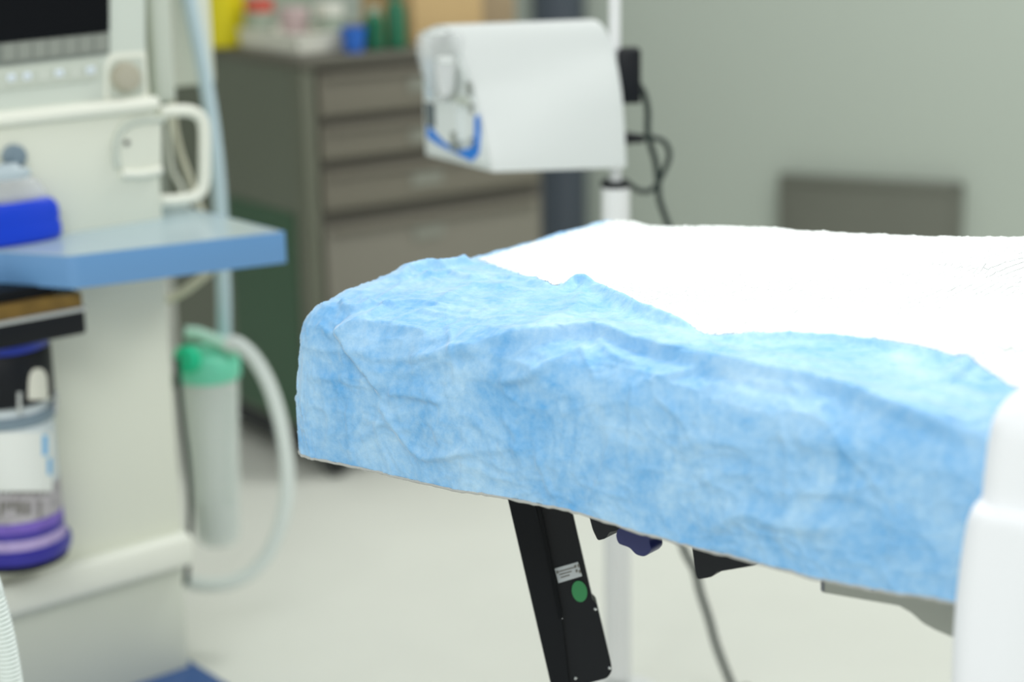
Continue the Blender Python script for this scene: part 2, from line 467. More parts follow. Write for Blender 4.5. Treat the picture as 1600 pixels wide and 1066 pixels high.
CREASES = [
    # (points in the photograph, kind, width up, width down, height)
    # long fold where the cloth turns over the edge of the table
    ([(690, 553), (730, 545), (800, 536), (880, 530), (930, 524), (990, 543), (1040, 556), (1100, 574), (1200, 592), (1300, 612), (1400, 645), (1530, 688), (1600, 708)], 'fold', 0.030, 0.0065, 0.0145),
    ([(960, 515), (1060, 528), (1150, 560), (1230, 568), (1330, 580)], 'ridge', 0.0120, 0.0120, 0.0030),
    ([(1000, 600), (1100, 580), (1200, 602), (1290, 618)], 'fold', 0.014, 0.005, 0.005),
    # corner triangle
    ([(528, 508), (560, 560), (585, 590), (602, 617)], 'fold', 0.030, 0.005, 0.011),
    ([(602, 617), (640, 615), (700, 628)], 'fold', 0.010, 0.004, 0.005),
    ([(588, 620), (610, 655), (640, 700), (668, 716), (725, 706), (735, 670)], 'ridge', 0.0045, 0.0045, 0.0037),
    ([(535, 512), (600, 506), (680, 520)], 'ridge', 0.0060, 0.0060, 0.0037),
    ([(495, 508), (535, 524), (600, 480), (640, 466)], 'ridge', 0.0045, 0.0045, 0.0045),
    ([(532, 470), (545, 484), (575, 478), (590, 470)], 'fold', 0.010, 0.004, 0.006),
    ([(640, 440), (690, 430), (700, 428), (735, 438), (760, 432)], 'fold', 0.010, 0.004, 0.006),
    ([(628, 440), (652, 416), (690, 420), (740, 406)], 'fold', 0.016, 0.005, 0.011),
    ([(470, 540), (520, 548), (600, 545)], 'ridge', 0.0037, 0.0037, 0.0023),
    ([(480, 590), (560, 592), (590, 600)], 'ridge', 0.0037, 0.0037, 0.0023),
    ([(545, 620), (545, 670), (550, 720)], 'ridge', 0.0030, 0.0030, 0.0023),
    ([(660, 560), (720, 545), (790, 560), (830, 575), (860, 585)], 'ridge', 0.0045, 0.0045, 0.0030),
    ([(640, 560), (700, 555), (760, 550)], 'fold', 0.010, 0.005, 0.005),
    ([(780, 595), (830, 590), (860, 570), (920, 545)], 'ridge', 0.0045, 0.0045, 0.0030),
    ([(775, 600), (840, 585), (885, 560)], 'fold', 0.01, 0.005, 0.004),
    ([(650, 720), (740, 706), (830, 700)], 'ridge', 0.0060, 0.0060, 0.0023),
    ([(780, 650), (800, 670), (810, 690), (800, 720)], 'ridge', 0.0045, 0.0045, 0.0023),
    ([(960, 660), (945, 720), (920, 790)], 'ridge', 0.0037, 0.0037, 0.0030),
    ([(988, 590), (985, 660), (980, 740)], 'ridge', 0.0030, 0.0030, 0.0023),
    ([(1220, 640), (1230, 720), (1232, 800)], 'ridge', 0.0037, 0.0037, 0.0023),
    ([(1215, 640), (1290, 660), (1330, 715), (1400, 790)], 'ridge', 0.0037, 0.0037, 0.0023),
    ([(1100, 838), (1160, 800), (1230, 822), (1330, 820)], 'ridge', 0.0100, 0.0100, 0.0060),
    ([(1480, 600), (1495, 580), (1545, 560), (1600, 552)], 'ridge', 0.0100, 0.0100, 0.0060),
    ([(1390, 880), (1400, 820), (1405, 780)], 'ridge', 0.0045, 0.0045, 0.0030),
    ([(835, 690), (850, 740), (870, 790)], 'ridge', 0.0037, 0.0037, 0.0023),
    ([(660, 600), (690, 640), (680, 690)], 'ridge', 0.0037, 0.0037, 0.0023),
    ([(1050, 700), (1120, 690), (1200, 705)], 'ridge', 0.0100, 0.0100, 0.0040),
    ([(1240, 700), (1300, 690), (1380, 720)], 'ridge', 0.0100, 0.0100, 0.0040),
    ([(560, 690), (600, 660), (640, 640)], 'ridge', 0.0045, 0.0045, 0.0023),
    # tent of blue cloth standing against the white pad
    ([(868, 462), (912, 449), (1000, 489), (1100, 536)], 'ridge', 0.0090, 0.0090, 0.0120),
    ([(1100, 531), (1200, 532), (1300, 536), (1420, 548), (1500, 570), (1590, 612)], 'ridge', 0.0090, 0.0090, 0.0070),
    ([(745, 408), (800, 427), (868, 455)], 'ridge', 0.0060, 0.0060, 0.0037),
    ([(912, 442), (900, 480), (860, 510), (840, 520)], 'ridge', 0.0120, 0.0120, 0.0050),
    ([(780, 432), (830, 444), (872, 458)], 'fold', 0.010, 0.006, 0.004),
    ([(690, 470), (740, 450), (800, 452)], 'ridge', 0.0140, 0.0140, 0.0040),
    # gentle swell of the white pad over the pillow
    ([(1390, 490), (1450, 465), (1520, 455), (1600, 448)], 'ridge', 0.0200, 0.0200, 0.0060),
    ([(1520, 430), (1560, 425), (1600, 405)], 'ridge', 0.0150, 0.0150, 0.0080),
    ([(960, 440), (1020, 415), (1100, 398)], 'ridge', 0.0100, 0.0100, 0.0030),
    ([(640, 480), (700, 492), (760, 500), (820, 500)], 'ridge', 0.004, 0.004, 0.0025),
    ([(560, 470), (600, 478), (650, 470), (700, 476)], 'ridge', 0.004, 0.004, 0.003),
    ([(660, 430), (700, 445), (760, 452)], 'ridge', 0.004, 0.004, 0.0025),
    ([(740, 420), (780, 436), (815, 440)], 'ridge', 0.004, 0.004, 0.003),
    ([(700, 505), (712, 560), (708, 600)], 'ridge', 0.0035, 0.0035, 0.002),
    ([(905, 540), (925, 580), (935, 600)], 'ridge', 0.0035, 0.0035, 0.0025),
    ([(930, 530), (960, 560), (1000, 570)], 'fold', 0.010, 0.004, 0.004),
    ([(560, 545), (600, 560), (690, 556)], 'ridge', 0.004, 0.004, 0.0025),
    ([(620, 590), (670, 570), (720, 562)], 'ridge', 0.004, 0.004, 0.0025),
    ([(560, 650), (620, 670), (650, 668)], 'ridge', 0.004, 0.004, 0.002),
    ([(1020, 620), (1060, 650), (1090, 700)], 'ridge', 0.004, 0.004, 0.002),
    ([(1240, 760), (1300, 770), (1360, 765)], 'ridge', 0.006, 0.006, 0.003),
    ([(1090, 760), (1130, 740), (1190, 745)], 'ridge', 0.006, 0.006, 0.003),
]
CR2 = [([cloth(p[0], p[1]) for p in smooth_path([(x, y, 0) for x, y in pts], 3)], k, w1, w2, h) for pts, k, w1, w2, h in CREASES]

def crease_disp(A, B):
    D = np.zeros_like(A)
    for pts, kind, w1, w2, h in CR2:
        P = np.array(pts); best = np.full(A.shape, 9.0); sgn = np.zeros_like(A); tt = np.zeros_like(A)
        lo = P.min(0) - 0.12; hi = P.max(0) + 0.12
        msk = (A > lo[0]) & (A < hi[0]) & (B > lo[1]) & (B < hi[1])
        a, b = A[msk], B[msk]; bs = np.full(a.shape, 9.0); sg = np.zeros_like(a); tp = np.zeros_like(a)
        seg = np.linalg.norm(np.diff(P, axis=0), axis=1); cum = np.concatenate([[0], np.cumsum(seg)]); tot = cum[-1]
        for i in range(len(P) - 1):
            d = P[i + 1] - P[i]; L2 = d @ d
            if L2 < 1e-9: continue
            t = np.clip(((a - P[i, 0]) * d[0] + (b - P[i, 1]) * d[1]) / L2, 0, 1)
            ex = a - P[i, 0] - t * d[0]; ey = b - P[i, 1] - t * d[1]; ds = np.hypot(ex, ey)
            m = ds < bs
            bs[m] = ds[m]; sg[m] = (d[0] * ey - d[1] * ex)[m]; tp[m] = (cum[i] + t * seg[i])[m]
        tp /= tot
        taper = sstep(tp, -0.02, 0.16) * (1 - sstep(tp, 0.84, 1.02))
        if kind == 'ridge':
            f = np.exp(-np.abs(bs / w1) ** 1.5)
        else:                                   # overhanging fold: soft above, sharp below
            f = np.where(sg > 0, np.exp(-(bs / w1) ** 1.4), np.exp(-(bs / w2) ** 2))
        D[msk] += h * f * taper
    return D

def crumple(A, B):
    wx = A + 0.02 * noise2(A * 14, B * 14, 1); wy = B + 0.02 * noise2(A * 14 + 40, B * 14, 2)
    d = 0.0025 * noise2(wx * 7, wy * 9, 3)
    for k, (fx, fy, amp) in enumerate(((16, 22, 0.0013), (34, 30, 0.0011), (60, 75, 0.0009), (130, 120, 0.00045))):
        n = noise2(wx * fx + 7 * k, wy * fy + 3 * k, 10 + k)
        d = d + amp * (np.exp(-np.abs(n) / 0.16) * 1.3 - 0.3)
    return d

def cloth_pos(A, B, amp=1.0):
    X = base_surf(A, B); N = normals(X)
    cen = tab(0.7, TW / 2, 0.85)
    if np.mean(np.sum(N * (X - cen), -1)) < 0: N = -N
    disp = crease_disp(A, B) + crumple(A, B) * amp
    return X + N * disp[..., None], N

# ------------------------------------------------------------------ blue drape
Ag, Bg, nr = cloth_grid(0.0022)
Xd, Nd = cloth_pos(Ag, Bg)
drape = thing('surgical_drape', tab(0.7, TW / 2, 0.80), 'crumpled sky blue nonwoven drape hanging over the edge of the operating table', 'drape')
grid_mesh('drape_cloth', Xd, 'nonwoven_blue', drape)
# pale cut hem along the bottom of the near side
hem = Xd[::3, 0, :]; keep = Ag[::3, 0] > -END_L * 1.0
rng = np.random.RandomState(3)
hp = [p + Z3 * (-0.0012 + 0.0007 * rng.uniform(-1, 1)) for p in hem]
bm = bmesh.new(); add_tube(bm, hp, lambda t: 0.0011 + 0.0008 * random.random(), n=8, smooth=False)
tag(link_mesh('hem', bm, 'hem_pale', drape, smooth=True), 'pale frayed hem along the bottom of the drape')

# ------------------------------------------------------------------ white absorbent pad
edge = [cloth(*p) for p in [(745, 404), (772, 413), (800, 425), (835, 440), (866, 453), (890, 446), (914, 438), (950, 456), (1000, 481), (1050, 505), (1100, 527), (1200, 528), (1280, 531), (1340, 536), (1400, 545), (1450, 553), (1500, 570), (1550, 592), (1600, 614), (1680, 640)]]
bp3 = np.array(smooth_path([(a, b, 0) for a, b in edge], 24))[:, :2]
aL, bL = bp3[-1]
bp3 = np.concatenate([bp3, np.stack([np.linspace(aL, TL, 60)[1:], np.full(59, bL)], 1)])
cum = np.concatenate([[0], np.cumsum(np.linalg.norm(np.diff(bp3, axis=0), axis=1))])
ss = np.arange(0, cum[-1], 0.0026)
ba_, bb_ = np.interp(ss, cum, bp3[:, 0]), np.interp(ss, cum, bp3[:, 1])
fr = cloth(905, 362)
a0f = max(fr[0], 0.004)
fa_ = a0f + (TL - a0f) * (np.maximum.accumulate(ba_) - ba_[0]) / (TL - ba_[0] + 1e-6)
fa_ = a0f + (TL - a0f) * (0.5 * (fa_ - a0f) / (TL - a0f) + 0.5 * ss / ss[-1])
tb = np.linspace(0, 1, 230) ** 1.25
hiB = TW + 0.07
Ap = ba_[:, None] * (1 - tb) + fa_[:, None] * tb
Bp = bb_[:, None] * (1 - tb) + hiB * tb
X0 = base_surf(Ap, Bp); N0 = normals(X0)
if np.mean(N0[..., 2]) < 0: N0 = -N0
Xp = X0 + N0 * (crease_disp(Ap, Bp) + crumple(Ap, Bp))[..., None]; Np = N0
dedge = np.minimum(tb[None, :] * (hiB - bb_)[:, None], (ss - 0)[:, None])
rim = np.clip(dedge / 0.007, 0, 1)
Xp = Xp + Np * (0.0003 + 0.0027 * np.sqrt(rim))[..., None]
pad = grid_mesh('absorbent_pad', Xp, 'pad_white')
tag(pad, 'white quilted absorbent pad spread over the blue drape on the table', 'pad')

# ------------------------------------------------------------------ operating table
table = thing('operating_table', tab(0.95, TW / 2, 0), 'operating table under the blue drape with black underside fittings', 'operating table')
bm = bmesh.new(); add_box(bm, tab(TL / 2 + 0.02, TW / 2, 0.872), SD, WDR, Z3, TL - 0.06, TW - 0.06, 0.11, 0.02, 3)
link_mesh('mattress', bm, 'black_matte', table, True)
bm = bmesh.new(); add_box(bm, tab(TL / 2 + 0.04, TW / 2, 0.807), SD, WDR, Z3, TL - 0.12, TW - 0.14, 0.022, 0.004)
link_mesh('table_frame', bm, 'steel_grey', table)
bm = bmesh.new()
add_box(bm, tab(1.45, TW / 2, 0.42), SD, WDR, Z3, 0.30, 0.26, 0.76, 0.03, 3)
link_mesh('column', bm, 'steel_grey', table, True)
bm = bmesh.new(); add_box(bm, tab(1.45, TW / 2, 0.05), SD, WDR, Z3, 0.62, 0.46, 0.10, 0.03, 3)
link_mesh('base', bm, 'steel_grey', table, True)

# black hanging leg plate
LN = A3(0, -1, 0)
LD = 1.98
def leg(px, py, d=0.0): return at_D(px, py, LD + d)
def legpoly(pts, d, thick, name, m, parent, r=0.0, bev=0.0, **k):
    bm = bmesh.new(); P = [leg(x, y, d) for x, y in pts]
    add_prism(bm, round_poly(P, r) if r else P, (0, thick, 0), bev)
    return link_mesh(name, bm, m, parent, **k)
plate = legpoly([(784, 740), (880, 740), (926, 938), (932, 943), (957, 1048), (949, 1060), (868, 1082), (862, 1076)], 0.0, 0.020, 'leg_plate', 'black_plastic', table, r=[0, 0, .002, .003, .006, .004, .006, .004], bev=0.0015)
tag(plate, 'black metal plate slanting down from under the drape')
legpoly([(785, 742), (826, 742), (878, 968), (890, 1076), (866, 1080)], -0.008, 0.010, 'channel', 'black_matte', plate, r=0.002, bev=0.0012)
legpoly([(832, 760), (838, 760), (879, 966), (873, 968)], -0.0095, 0.004, 'groove', 'screen_black', plate)
lab = legpoly([(866.5, 889), (903, 878.5), (909.5, 900.5), (872.5, 911.5)], -0.0016, 0.0016, 'rating_label', 'sticker_white', plate)
tag(lab, 'small pale rating label')
bm = bmesh.new()
for x0, x1, yy in ((873, 898, 893), (874, 893, 898), (876, 890, 903)):
    add_prism(bm, [leg(x0, yy - (x0 - 873) * .28, -0.0022), leg(x1, yy - (x1 - 873) * .28, -0.0022), leg(x1, yy + 1.6 - (x1 - 873) * .28, -0.0022), leg(x0, yy + 1.6 - (x0 - 873) * .28, -0.0022)], (0, 0.0006, 0))
for x0, y0 in ((897, 884), (902, 883), (899, 891), (904, 892), (869, 893)):
    add_prism(bm, [leg(x0, y0, -0.0022), leg(x0 + 3, y0 - 1, -0.0022), leg(x0 + 4, y0 + 3, -0.0022), leg(x0 + 1, y0 + 4, -0.0022)], (0, 0.0006, 0))
link_mesh('print', bm, 'ink_grey', plate)
bm = bmesh.new(); c0 = leg(905.5, 924.5, -0.0014)
add_prism(bm, [leg(905.5 + 12 * math.cos(t) + 1.6 * math.sin(t), 924.5 + 16.5 * math.sin(t), -0.0016) for t in np.linspace(0, 2 * PI, 32, endpoint=False)], (0, 0.0016, 0))
tag(link_mesh('round_sticker', bm, 'sticker_green', plate), 'round green sticker')
for x, y in ((834, 793), (876.5, 965.5), (930, 951), (952.5, 1043), (899, 1059)):
    bm = bmesh.new(); add_lathe(bm, leg(x, y, 0.001), (0, -1, 0), [(0.0022, 0), (0.0022, 0.0025), (0.0012, 0.0036)], 14)
    link_mesh('screw', bm, 'steel', plate, True)

# black bracket and navy clamp knob
bm = bmesh.new()
P = [side(x, y, 0.05) for x, y in ((916, 790), (985, 800), (970, 828), (952, 832), (946, 842), (934, 845), (926, 828))]
add_prism(bm, round_poly(P, 0.003), WDR * 0.05, 0.001)
br = link_mesh('clamp_bracket', bm, 'black_edge', table)
kc = side(984, 834, 0.035)
bm = bmesh.new()
P = [side(x, y, 0.02) for x, y in ((965, 826), (978, 826), (1000, 834), (1016, 838), (1014, 846), (1018, 860), (1008, 871), (993, 867), (984, 856), (966, 850), (962, 838))]
add_prism(bm, round_poly(P, 0.006), WDR * 0.022, 0.004, 3)
link_mesh('clamp_knob', bm, 'navy', table, True)
bm = bmesh.new()
add_tube(bm, [side(990, 815, 0.035), side(991, 842, 0.032)], 0.006, 12)
link_mesh('knob_shaft', bm, 'steel_dark', table, True)
# black corner of the cushion seen under the hem
bm = bmesh.new()
P = [side(x, y, 0.05) for x, y in ((1078, 830), (1200, 850), (1186, 882), (1180, 884), (1120, 894), (1112, 902), (1090, 906), (1086, 895))]
add_prism(bm, round_poly(P, 0.003), WDR * 0.12, 0.003)
link_mesh('cushion_corner', bm, 'black_edge', table)
# grey rail with a curved bracket
bm = bmesh.new()
P = [side(x, y, 0.03) for x, y in ((1283, 880), (1560, 930), (1560, 1010), (1488, 996), (1462, 985), (1442, 974), (1424, 958), (1405, 947), (1284, 926))]
add_prism(bm, round_poly(P, 0.002), WDR * 0.04, 0.0015)
rail = link_mesh('side_rail', bm, 'steel_grey', table)
bm = bmesh.new(); add_prism(bm, [side(x, y, 0.0292) for x, y in ((1281, 880), (1287, 881), (1288, 925), (1282, 924))], WDR * 0.043, 0.001)
link_mesh('rail_end_cap', bm, 'steel_dark', rail)
bm = bmesh.new(); add_lathe(bm, side(1365, 920, 0.031), -WDR, [(0.003, 0), (0.003, 0.0025)], 14)
link_mesh('screw', bm, 'black_edge', rail)

# ------------------------------------------------------------------ white sheet in front
def sheet():
    off = -0.082
    levels = [(1066, 1478), (1000, 1480), (940, 1484), (880, 1491), (840, 1497), (812, 1503), (799, 1508.5), (793, 1512), (789, 1515), (785, 1516.5), (780, 1517), (760, 1519), (730, 1522), (700, 1526), (680, 1530)]
    zs = []; us = []
    for y, x in levels:
        q = side(x, y, off); zs.append(q[2]); us.append((q - TN) @ SD)
    # down to below the frame
    zs = [0.30, 0.45, 0.60] + zs; us = [us[0] - 0.004, us[0] - 0.004, us[0] - 0.002] + us
    bul = []
    zseam = side(1514, 791, off)[2]
    for z in zs: bul.append(0.010 * (1 - float(sstep(z, zseam - 0.004, zseam + 0.006))))
    ztopm = side(1600, 606, off + 0.03)[2]
    ztopm = max(ztopm, zs[-1] + 0.05)
    z0 = zs[-1]; nt_ = 14; Rt = ztopm - z0
    ins = [0.0] * len(zs)
    for k in range(1, nt_ + 1):
        t = k / nt_ * PI / 2
        zs.append(z0 + Rt * math.sin(t)); us.append(us[len(levels) + 2]); bul.append(0.0); ins.append(0.062 * (1 - math.cos(t)))
    rows = []
    for z, u0, bl, i_ in zip(zs, us, bul, ins):
        r = 0.028; row = []
        u_in = u0 + i_
        b_front = off - bl + i_ * 0.85
        # from behind (towards the blue cloth) round the vertical edge, then along the front
        for k in range(9):
            t = k / 8 * PI / 2
            row.append((u_in + r * (1 - math.sin(t)) , b_front + r * (1 - math.cos(t)) ))
        row = row[::-1]
        row = [(u_in, -0.045)] + [(u_in + r - r * math.cos(k / 8 * PI / 2), b_front + r - r * math.sin(k / 8 * PI / 2)) for k in range(9)]
        for uu in np.linspace(0.05, 0.75, 44):
            row.append((u_in + uu, b_front + 0.004 * math.sin(uu * 22 + z * 9) + 0.003 * math.sin(uu * 47 - z * 15)))
        row.append((u_in + 0.78, -0.045))
        rows.append([tab(u, b, z) for u, b in row])
    # top: back over the table
    last = rows[-1]
    for k in range(1, 8):
        rows.append([p + WDR * 0.02 * k - Z3 * 0.0008 * k for p in last])
    return np.array(rows)
SH = sheet()
sh = grid_mesh('white_sheet', SH, 'sheet_white')
tag(sh, 'plain white folded sheet hanging over the near side of the table, beside the blue drape', 'sheet')

# ------------------------------------------------------------------ anaesthesia machine
MP = at_z(296, 1045, 0.07)
ang = math.radians(50)
MD = A3(math.sin(ang), math.cos(ang), 0)           # along the front, away from us
MN = A3(MD[1], -MD[0], 0)                          # out of the front, towards us
MP = A3(MP[0], MP[1], 0)
def mf(px, py, v=0.0): return at_pl(px, py, MP + MN * v, MN)
def muz(px, py, v=0.0):
    q = mf(px, py, v); return float((q - MP) @ MD), float(q[2])
def mp(u, v, z): return MP + MD * u + MN * v + Z3 * z
def mbox(bm, u0, u1, v0, v1, z0, z1, bev=0.0, seg=3, mi=0):
    add_box(bm, mp((u0 + u1) / 2, (v0 + v1) / 2, (z0 + z1) / 2), MD, MN, Z3, u1 - u0, v1 - v0, z1 - z0, bev, seg, mi)
MWID = 0.78
mach = thing('anaesthesia_machine', mp(-MWID / 2, -0.25, 0), 'cream anaesthesia machine with dark screen and blue work shelf', 'anaesthesia machine')
bm = bmesh.new()
mbox(bm, -MWID, 0.02, -0.55, 0.32, 0.03, 0.075, 0.012)
link_mesh('base', bm, 'base_blue', mach, True)
for (u, v) in ((-0.05, 0.26), (-MWID + 0.07, 0.26), (-0.05, -0.48), (-MWID + 0.07, -0.48)):
    bm = bmesh.new(); add_lathe(bm, mp(u, v, 0.03) - MD * 0.012, MD, [(0.022, 0), (0.03, 0.003), (0.03, 0.021), (0.022, 0.024)], 24)
    link_mesh('caster', bm, 'rubber', mach, True)
# lower cabinet, bumper ledge, mid body
zl0 = muz(296, 885, 0.02)[1]; zl1 = muz(300, 832, 0.02)[1]
uR = muz(280, 820)[0]
bm = bmesh.new(); mbox(bm, -MWID, muz(289, 940)[0], -0.5, 0.0, 0.07, zl0 + 0.01, 0.006)
link_mesh('lower_cabinet', bm, 'cream_low', mach, True)
bm = bmesh.new(); mbox(bm, -MWID - .01, muz(303, 860, 0.02)[0], -0.52, 0.025, zl0, zl1, 0.012)
link_mesh('bumper_ledge', bm, 'cream_light', mach, True)
ZSH = at_pl(254, 343, MP, MN)[2]
bm = bmesh.new(); mbox(bm, -MWID, muz(277, 700)[0], -0.5, 0.0, zl1 - 0.005, ZSH - 0.02, 0.006)
link_mesh('body_panel', bm, 'cream', mach, True)
# work shelf
c1 = at_z(448, 362, ZSH); c2 = at_z(110, 401, ZSH); c3 = at_z(-60, 384, ZSH)
un = lambda p: (float((p - MP) @ MD), float((p - MP) @ MN))
u1_, v1_ = un(c1); u2_, v2_ = un(c2)
zsb = float(at_pl(448, 411, A3(c1[0], c1[1], 0), MN)[2])
sh_pts = [mp(u1_, v1_, ZSH), mp(u2_, v2_, ZSH)]
u3_, v3_ = un(at_z(0, 394, ZSH))
sh_pts += [mp(u3_, v3_, ZSH), mp(u3_ - 0.16, v3_ - 0.10, ZSH), mp(-MWID, -0.02, ZSH), mp(-MWID, -0.12, ZSH), mp(u1_ , -0.12, ZSH)]
bm = bmesh.new(); add_prism(bm, round_poly(sh_pts, [.008, .012, .01, .02, .01, .01, .01]), Z3 * (zsb - ZSH), 0.004, 2)
shelf = link_mesh('work_shelf', bm, 'shelf_blue', mach, True)
bm = bmesh.new(); cen = sum(sh_pts) / len(sh_pts)
add_prism(bm, round_poly([cen + (p - cen) * 0.985 for p in sh_pts], .008), Z3 * 0.0015)  # thin layer painting the pale reflection on top of the blue shelf
link_mesh('sheen_layer', bm, 'shelf_top_sheen', shelf)
# upper module with drawer front
uRu = muz(255, 300)[0]
zt_mod = muz(252, 160)[1]
bm = bmesh.new(); mbox(bm, -MWID, uRu, -0.46, 0.0, ZSH - 0.01, zt_mod, 0.012)
mod = link_mesh('upper_module', bm, 'cream', mach, True)
bm = bmesh.new(); mbox(bm, -MWID, uRu + 0.003, -0.44, 0.012, zt_mod - 0.012, zt_mod + 0.012, 0.010)
link_mesh('module_lip', bm, 'cream_light', mod, True)
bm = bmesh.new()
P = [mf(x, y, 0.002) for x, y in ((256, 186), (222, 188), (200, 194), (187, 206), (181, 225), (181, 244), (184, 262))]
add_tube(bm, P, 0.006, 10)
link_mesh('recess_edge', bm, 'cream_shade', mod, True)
bm = bmesh.new(); P = [mf(x, y, 0.0) for x, y in ((252, 190), (222, 191), (202, 197), (190, 208), (184, 228), (184, 262), (200, 268), (252, 264))]
add_prism(bm, P, MN * 0.002)
link_mesh('recess', bm, 'cream', mod)
bm = bmesh.new(); add_tube(bm, [mf(190, 272, 0.004), mf(222, 272, 0.004), mf(252, 266, 0.004)], 0.007, 10)
link_mesh('recess_sill', bm, 'cream_light', mod, True)
bm = bmesh.new(); add_lathe(bm, mf(197, 223, 0.001), MN, [(0.0045, 0), (0.0045, 0.004), (0.002, 0.005)], 16)
link_mesh('screw', bm, 'black_edge', mod, True)
# bent bar handle
bm = bmesh.new()
hp_ = [mf(x, y, -0.03) for x, y in ((248, 176), (275, 173), (298, 174), (313, 183), (319, 200), (320, 240), (319, 282), (313, 300), (298, 309), (275, 313), (248, 314))]
add_tube(bm, hp_, 0.0105, 16)
link_mesh('handle', bm, 'cream_light', mach, True)
# monitor block
zt_top = muz(230, -160)[1]
uRm = muz(243, 80)[0]
bm = bmesh.new(); mbox(bm, -MWID + 0.03, uRm, -0.34, -0.02, zt_mod - 0.01, zt_top, 0.015)
mon = link_mesh('monitor', bm, 'cream', mach, True)
def face(px_pts, v, thick, name, m, parent, r=0.0, bev=0.0, smooth=False):
    bm = bmesh.new(); P = [mf(x, y, v) for x, y in px_pts]
    add_prism(bm, round_poly(P, r) if r else P, -MN * thick, bev)
    return link_mesh(name, bm, m, parent, smooth)
face([(-260, -90), (226, -130), (228, 150), (212, 158), (-260, 205)], -0.014, 0.012, 'fascia', 'panel_light', mon, r=0.006, bev=0.002)
face([(-240, -80), (171, -120), (171, 50), (-240, 92)], -0.010, 0.006, 'screen', 'screen_black', mon, r=0.002)
sk = face([(-240, 94), (171, 52), (171, 84), (-240, 130)], -0.010, 0.006, 'soft_key_strip', 'key_grey_dark', mon)
for k in range(7):
    x0 = 4 + k * 24; y0 = 69 - k * 2.5
    face([(x0, y0), (x0 + 21, y0 - 2.2), (x0 + 21, y0 + 25), (x0, y0 + 27.4)], -0.0085, 0.003, 'soft_key', 'key_grey', sk, bev=0.0006)
face([(-240, 132), (158, 90), (156, 124), (-240, 168)], -0.010, 0.006, 'button_bar', 'cream_shade', mon, r=0.003)
for k, (x, y) in enumerate(((18, 122), (43, 119.5), (68, 117), (93, 114.5), (118, 113), (142, 110))):
    bm = bmesh.new(); add_prism(bm, round_poly([mf(x + dx, y + dy, -0.008) for dx, dy in ((-9, -8), (9, -10), (9, 8), (-9, 10))], 0.003), -MN * 0.003)
    bt = link_mesh('button', bm, 'button_face', mon)
    if k in (0, 1, 3, 5):
        bm = bmesh.new(); add_prism(bm, [mf(x + dx, y + dy, -0.0072) for dx, dy in ((-6, -4), (5, -6), (6, 3), (-5, 5))], -MN * 0.001)
        add_prism(bm, [mf(x + dx, y + dy, -0.0068) for dx, dy in ((-3, 0), (4, -1), (4, 1), (-3, 2))], -MN * 0.0006, mi=1)
        link_mesh('icon', bm, ['icon_blue', 'key_grey'], bt)
face([(164, 100), (172, 84), (228, 80), (230, 152), (164, 158)], -0.012, 0.004, 'knob_plate', 'cream_light', mon, r=0.008)
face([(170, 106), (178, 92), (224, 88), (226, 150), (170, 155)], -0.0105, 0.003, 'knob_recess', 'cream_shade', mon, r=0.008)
bm = bmesh.new(); add_lathe(bm, mf(193, 120, -0.012), MN, [(0.0245, 0), (0.0245, 0.010), (0.0225, 0.018), (0.020, 0.022), (0.012, 0.0235)], 36)
link_mesh('knob', bm, 'knob_taupe', mon, True)
# pillar at the side of the monitor and module behind
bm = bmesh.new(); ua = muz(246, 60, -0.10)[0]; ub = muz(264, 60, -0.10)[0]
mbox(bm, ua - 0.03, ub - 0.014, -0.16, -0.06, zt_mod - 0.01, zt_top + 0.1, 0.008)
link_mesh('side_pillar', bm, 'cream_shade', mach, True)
bm = bmesh.new(); ua = muz(262, 60, -0.30)[0]; ub = muz(333, 60, -0.30)[0]; zb_ = muz(300, 134, -0.30)[1]
mbox(bm, ua, ub, -0.40, -0.30, zb_, zt_top + 0.1, 0.006)
mbox(bm, ua - 0.2, ua + .02, -0.40, -0.33, zb_ + 0.1, zb_ + 0.2, 0.004)
link_mesh('rear_module', bm, 'cream', mach, True)
# black bracket with brass strip under the shelf
vb = v2_ - 0.035
z_bt = muz(135, 452, vb)[1]; z_bm = muz(135, 482, vb)[1]; z_bb = muz(135, 522, vb)[1]
ubr = muz(135, 500, vb)[0]; ubl = ubr - 0.30
bm = bmesh.new(); mbox(bm, ubl, ubr, -0.02, vb, z_bb, z_bm, 0.006)
brk = link_mesh('absorber_bracket', bm, 'black_plastic', mach, True)
bm = bmesh.new(); mbox(bm, ubl, ubr - 0.002, -0.02, vb - 0.004, z_bm + 0.003, z_bt - 0.004, 0.002)
link_mesh('brass_strip', bm, 'brass', brk)
bm = bmesh.new(); mbox(bm, ubl, ubr + 0.001, -0.02, vb + 0.002, z_bm - 0.003, z_bm + 0.004, 0.001)
link_mesh('bright_edge', bm, 'steel', brk)
bm = bmesh.new(); mbox(bm, ubl, ubr - 0.04, -0.02, vb - 0.02, z_bt - 0.006, zsb + 0.002, 0.002)
link_mesh('mount_block', bm, 'black_matte', brk)

# ------------------------------------------------------------------ soda lime canister hanging from the bracket
cD = float(mf(60, 600, vb - 0.08)[1])
cD = 2.72
cx = 14
cc = at_D(cx, 700, cD)
def cz(y): return float(at_D(cx, y, cD - 0.05)[2])
def crad(x, y): return abs(float(at_D(x, y, cD)[0] - at_D(cx, y, cD)[0]))
ca = A3(cc[0], cc[1], 0)
can = thing('absorber_canister', A3(ca[0], ca[1], cz(891)), 'clear absorber canister with violet granules hanging under the blue shelf', 'canister')
R = crad(91, 700)
def lathe_part(name, prof, m, parent, n=48):
    bm = bmesh.new(); add_lathe(bm, ca, Z3, prof, n); return link_mesh(name, bm, m, parent, True)
lathe_part('blue_seal', [(R * .95, cz(553)), (R * .97, cz(551)), (R * .97, cz(540)), (R * .9, z_bb - 0.001)], 'ring_blue', can)
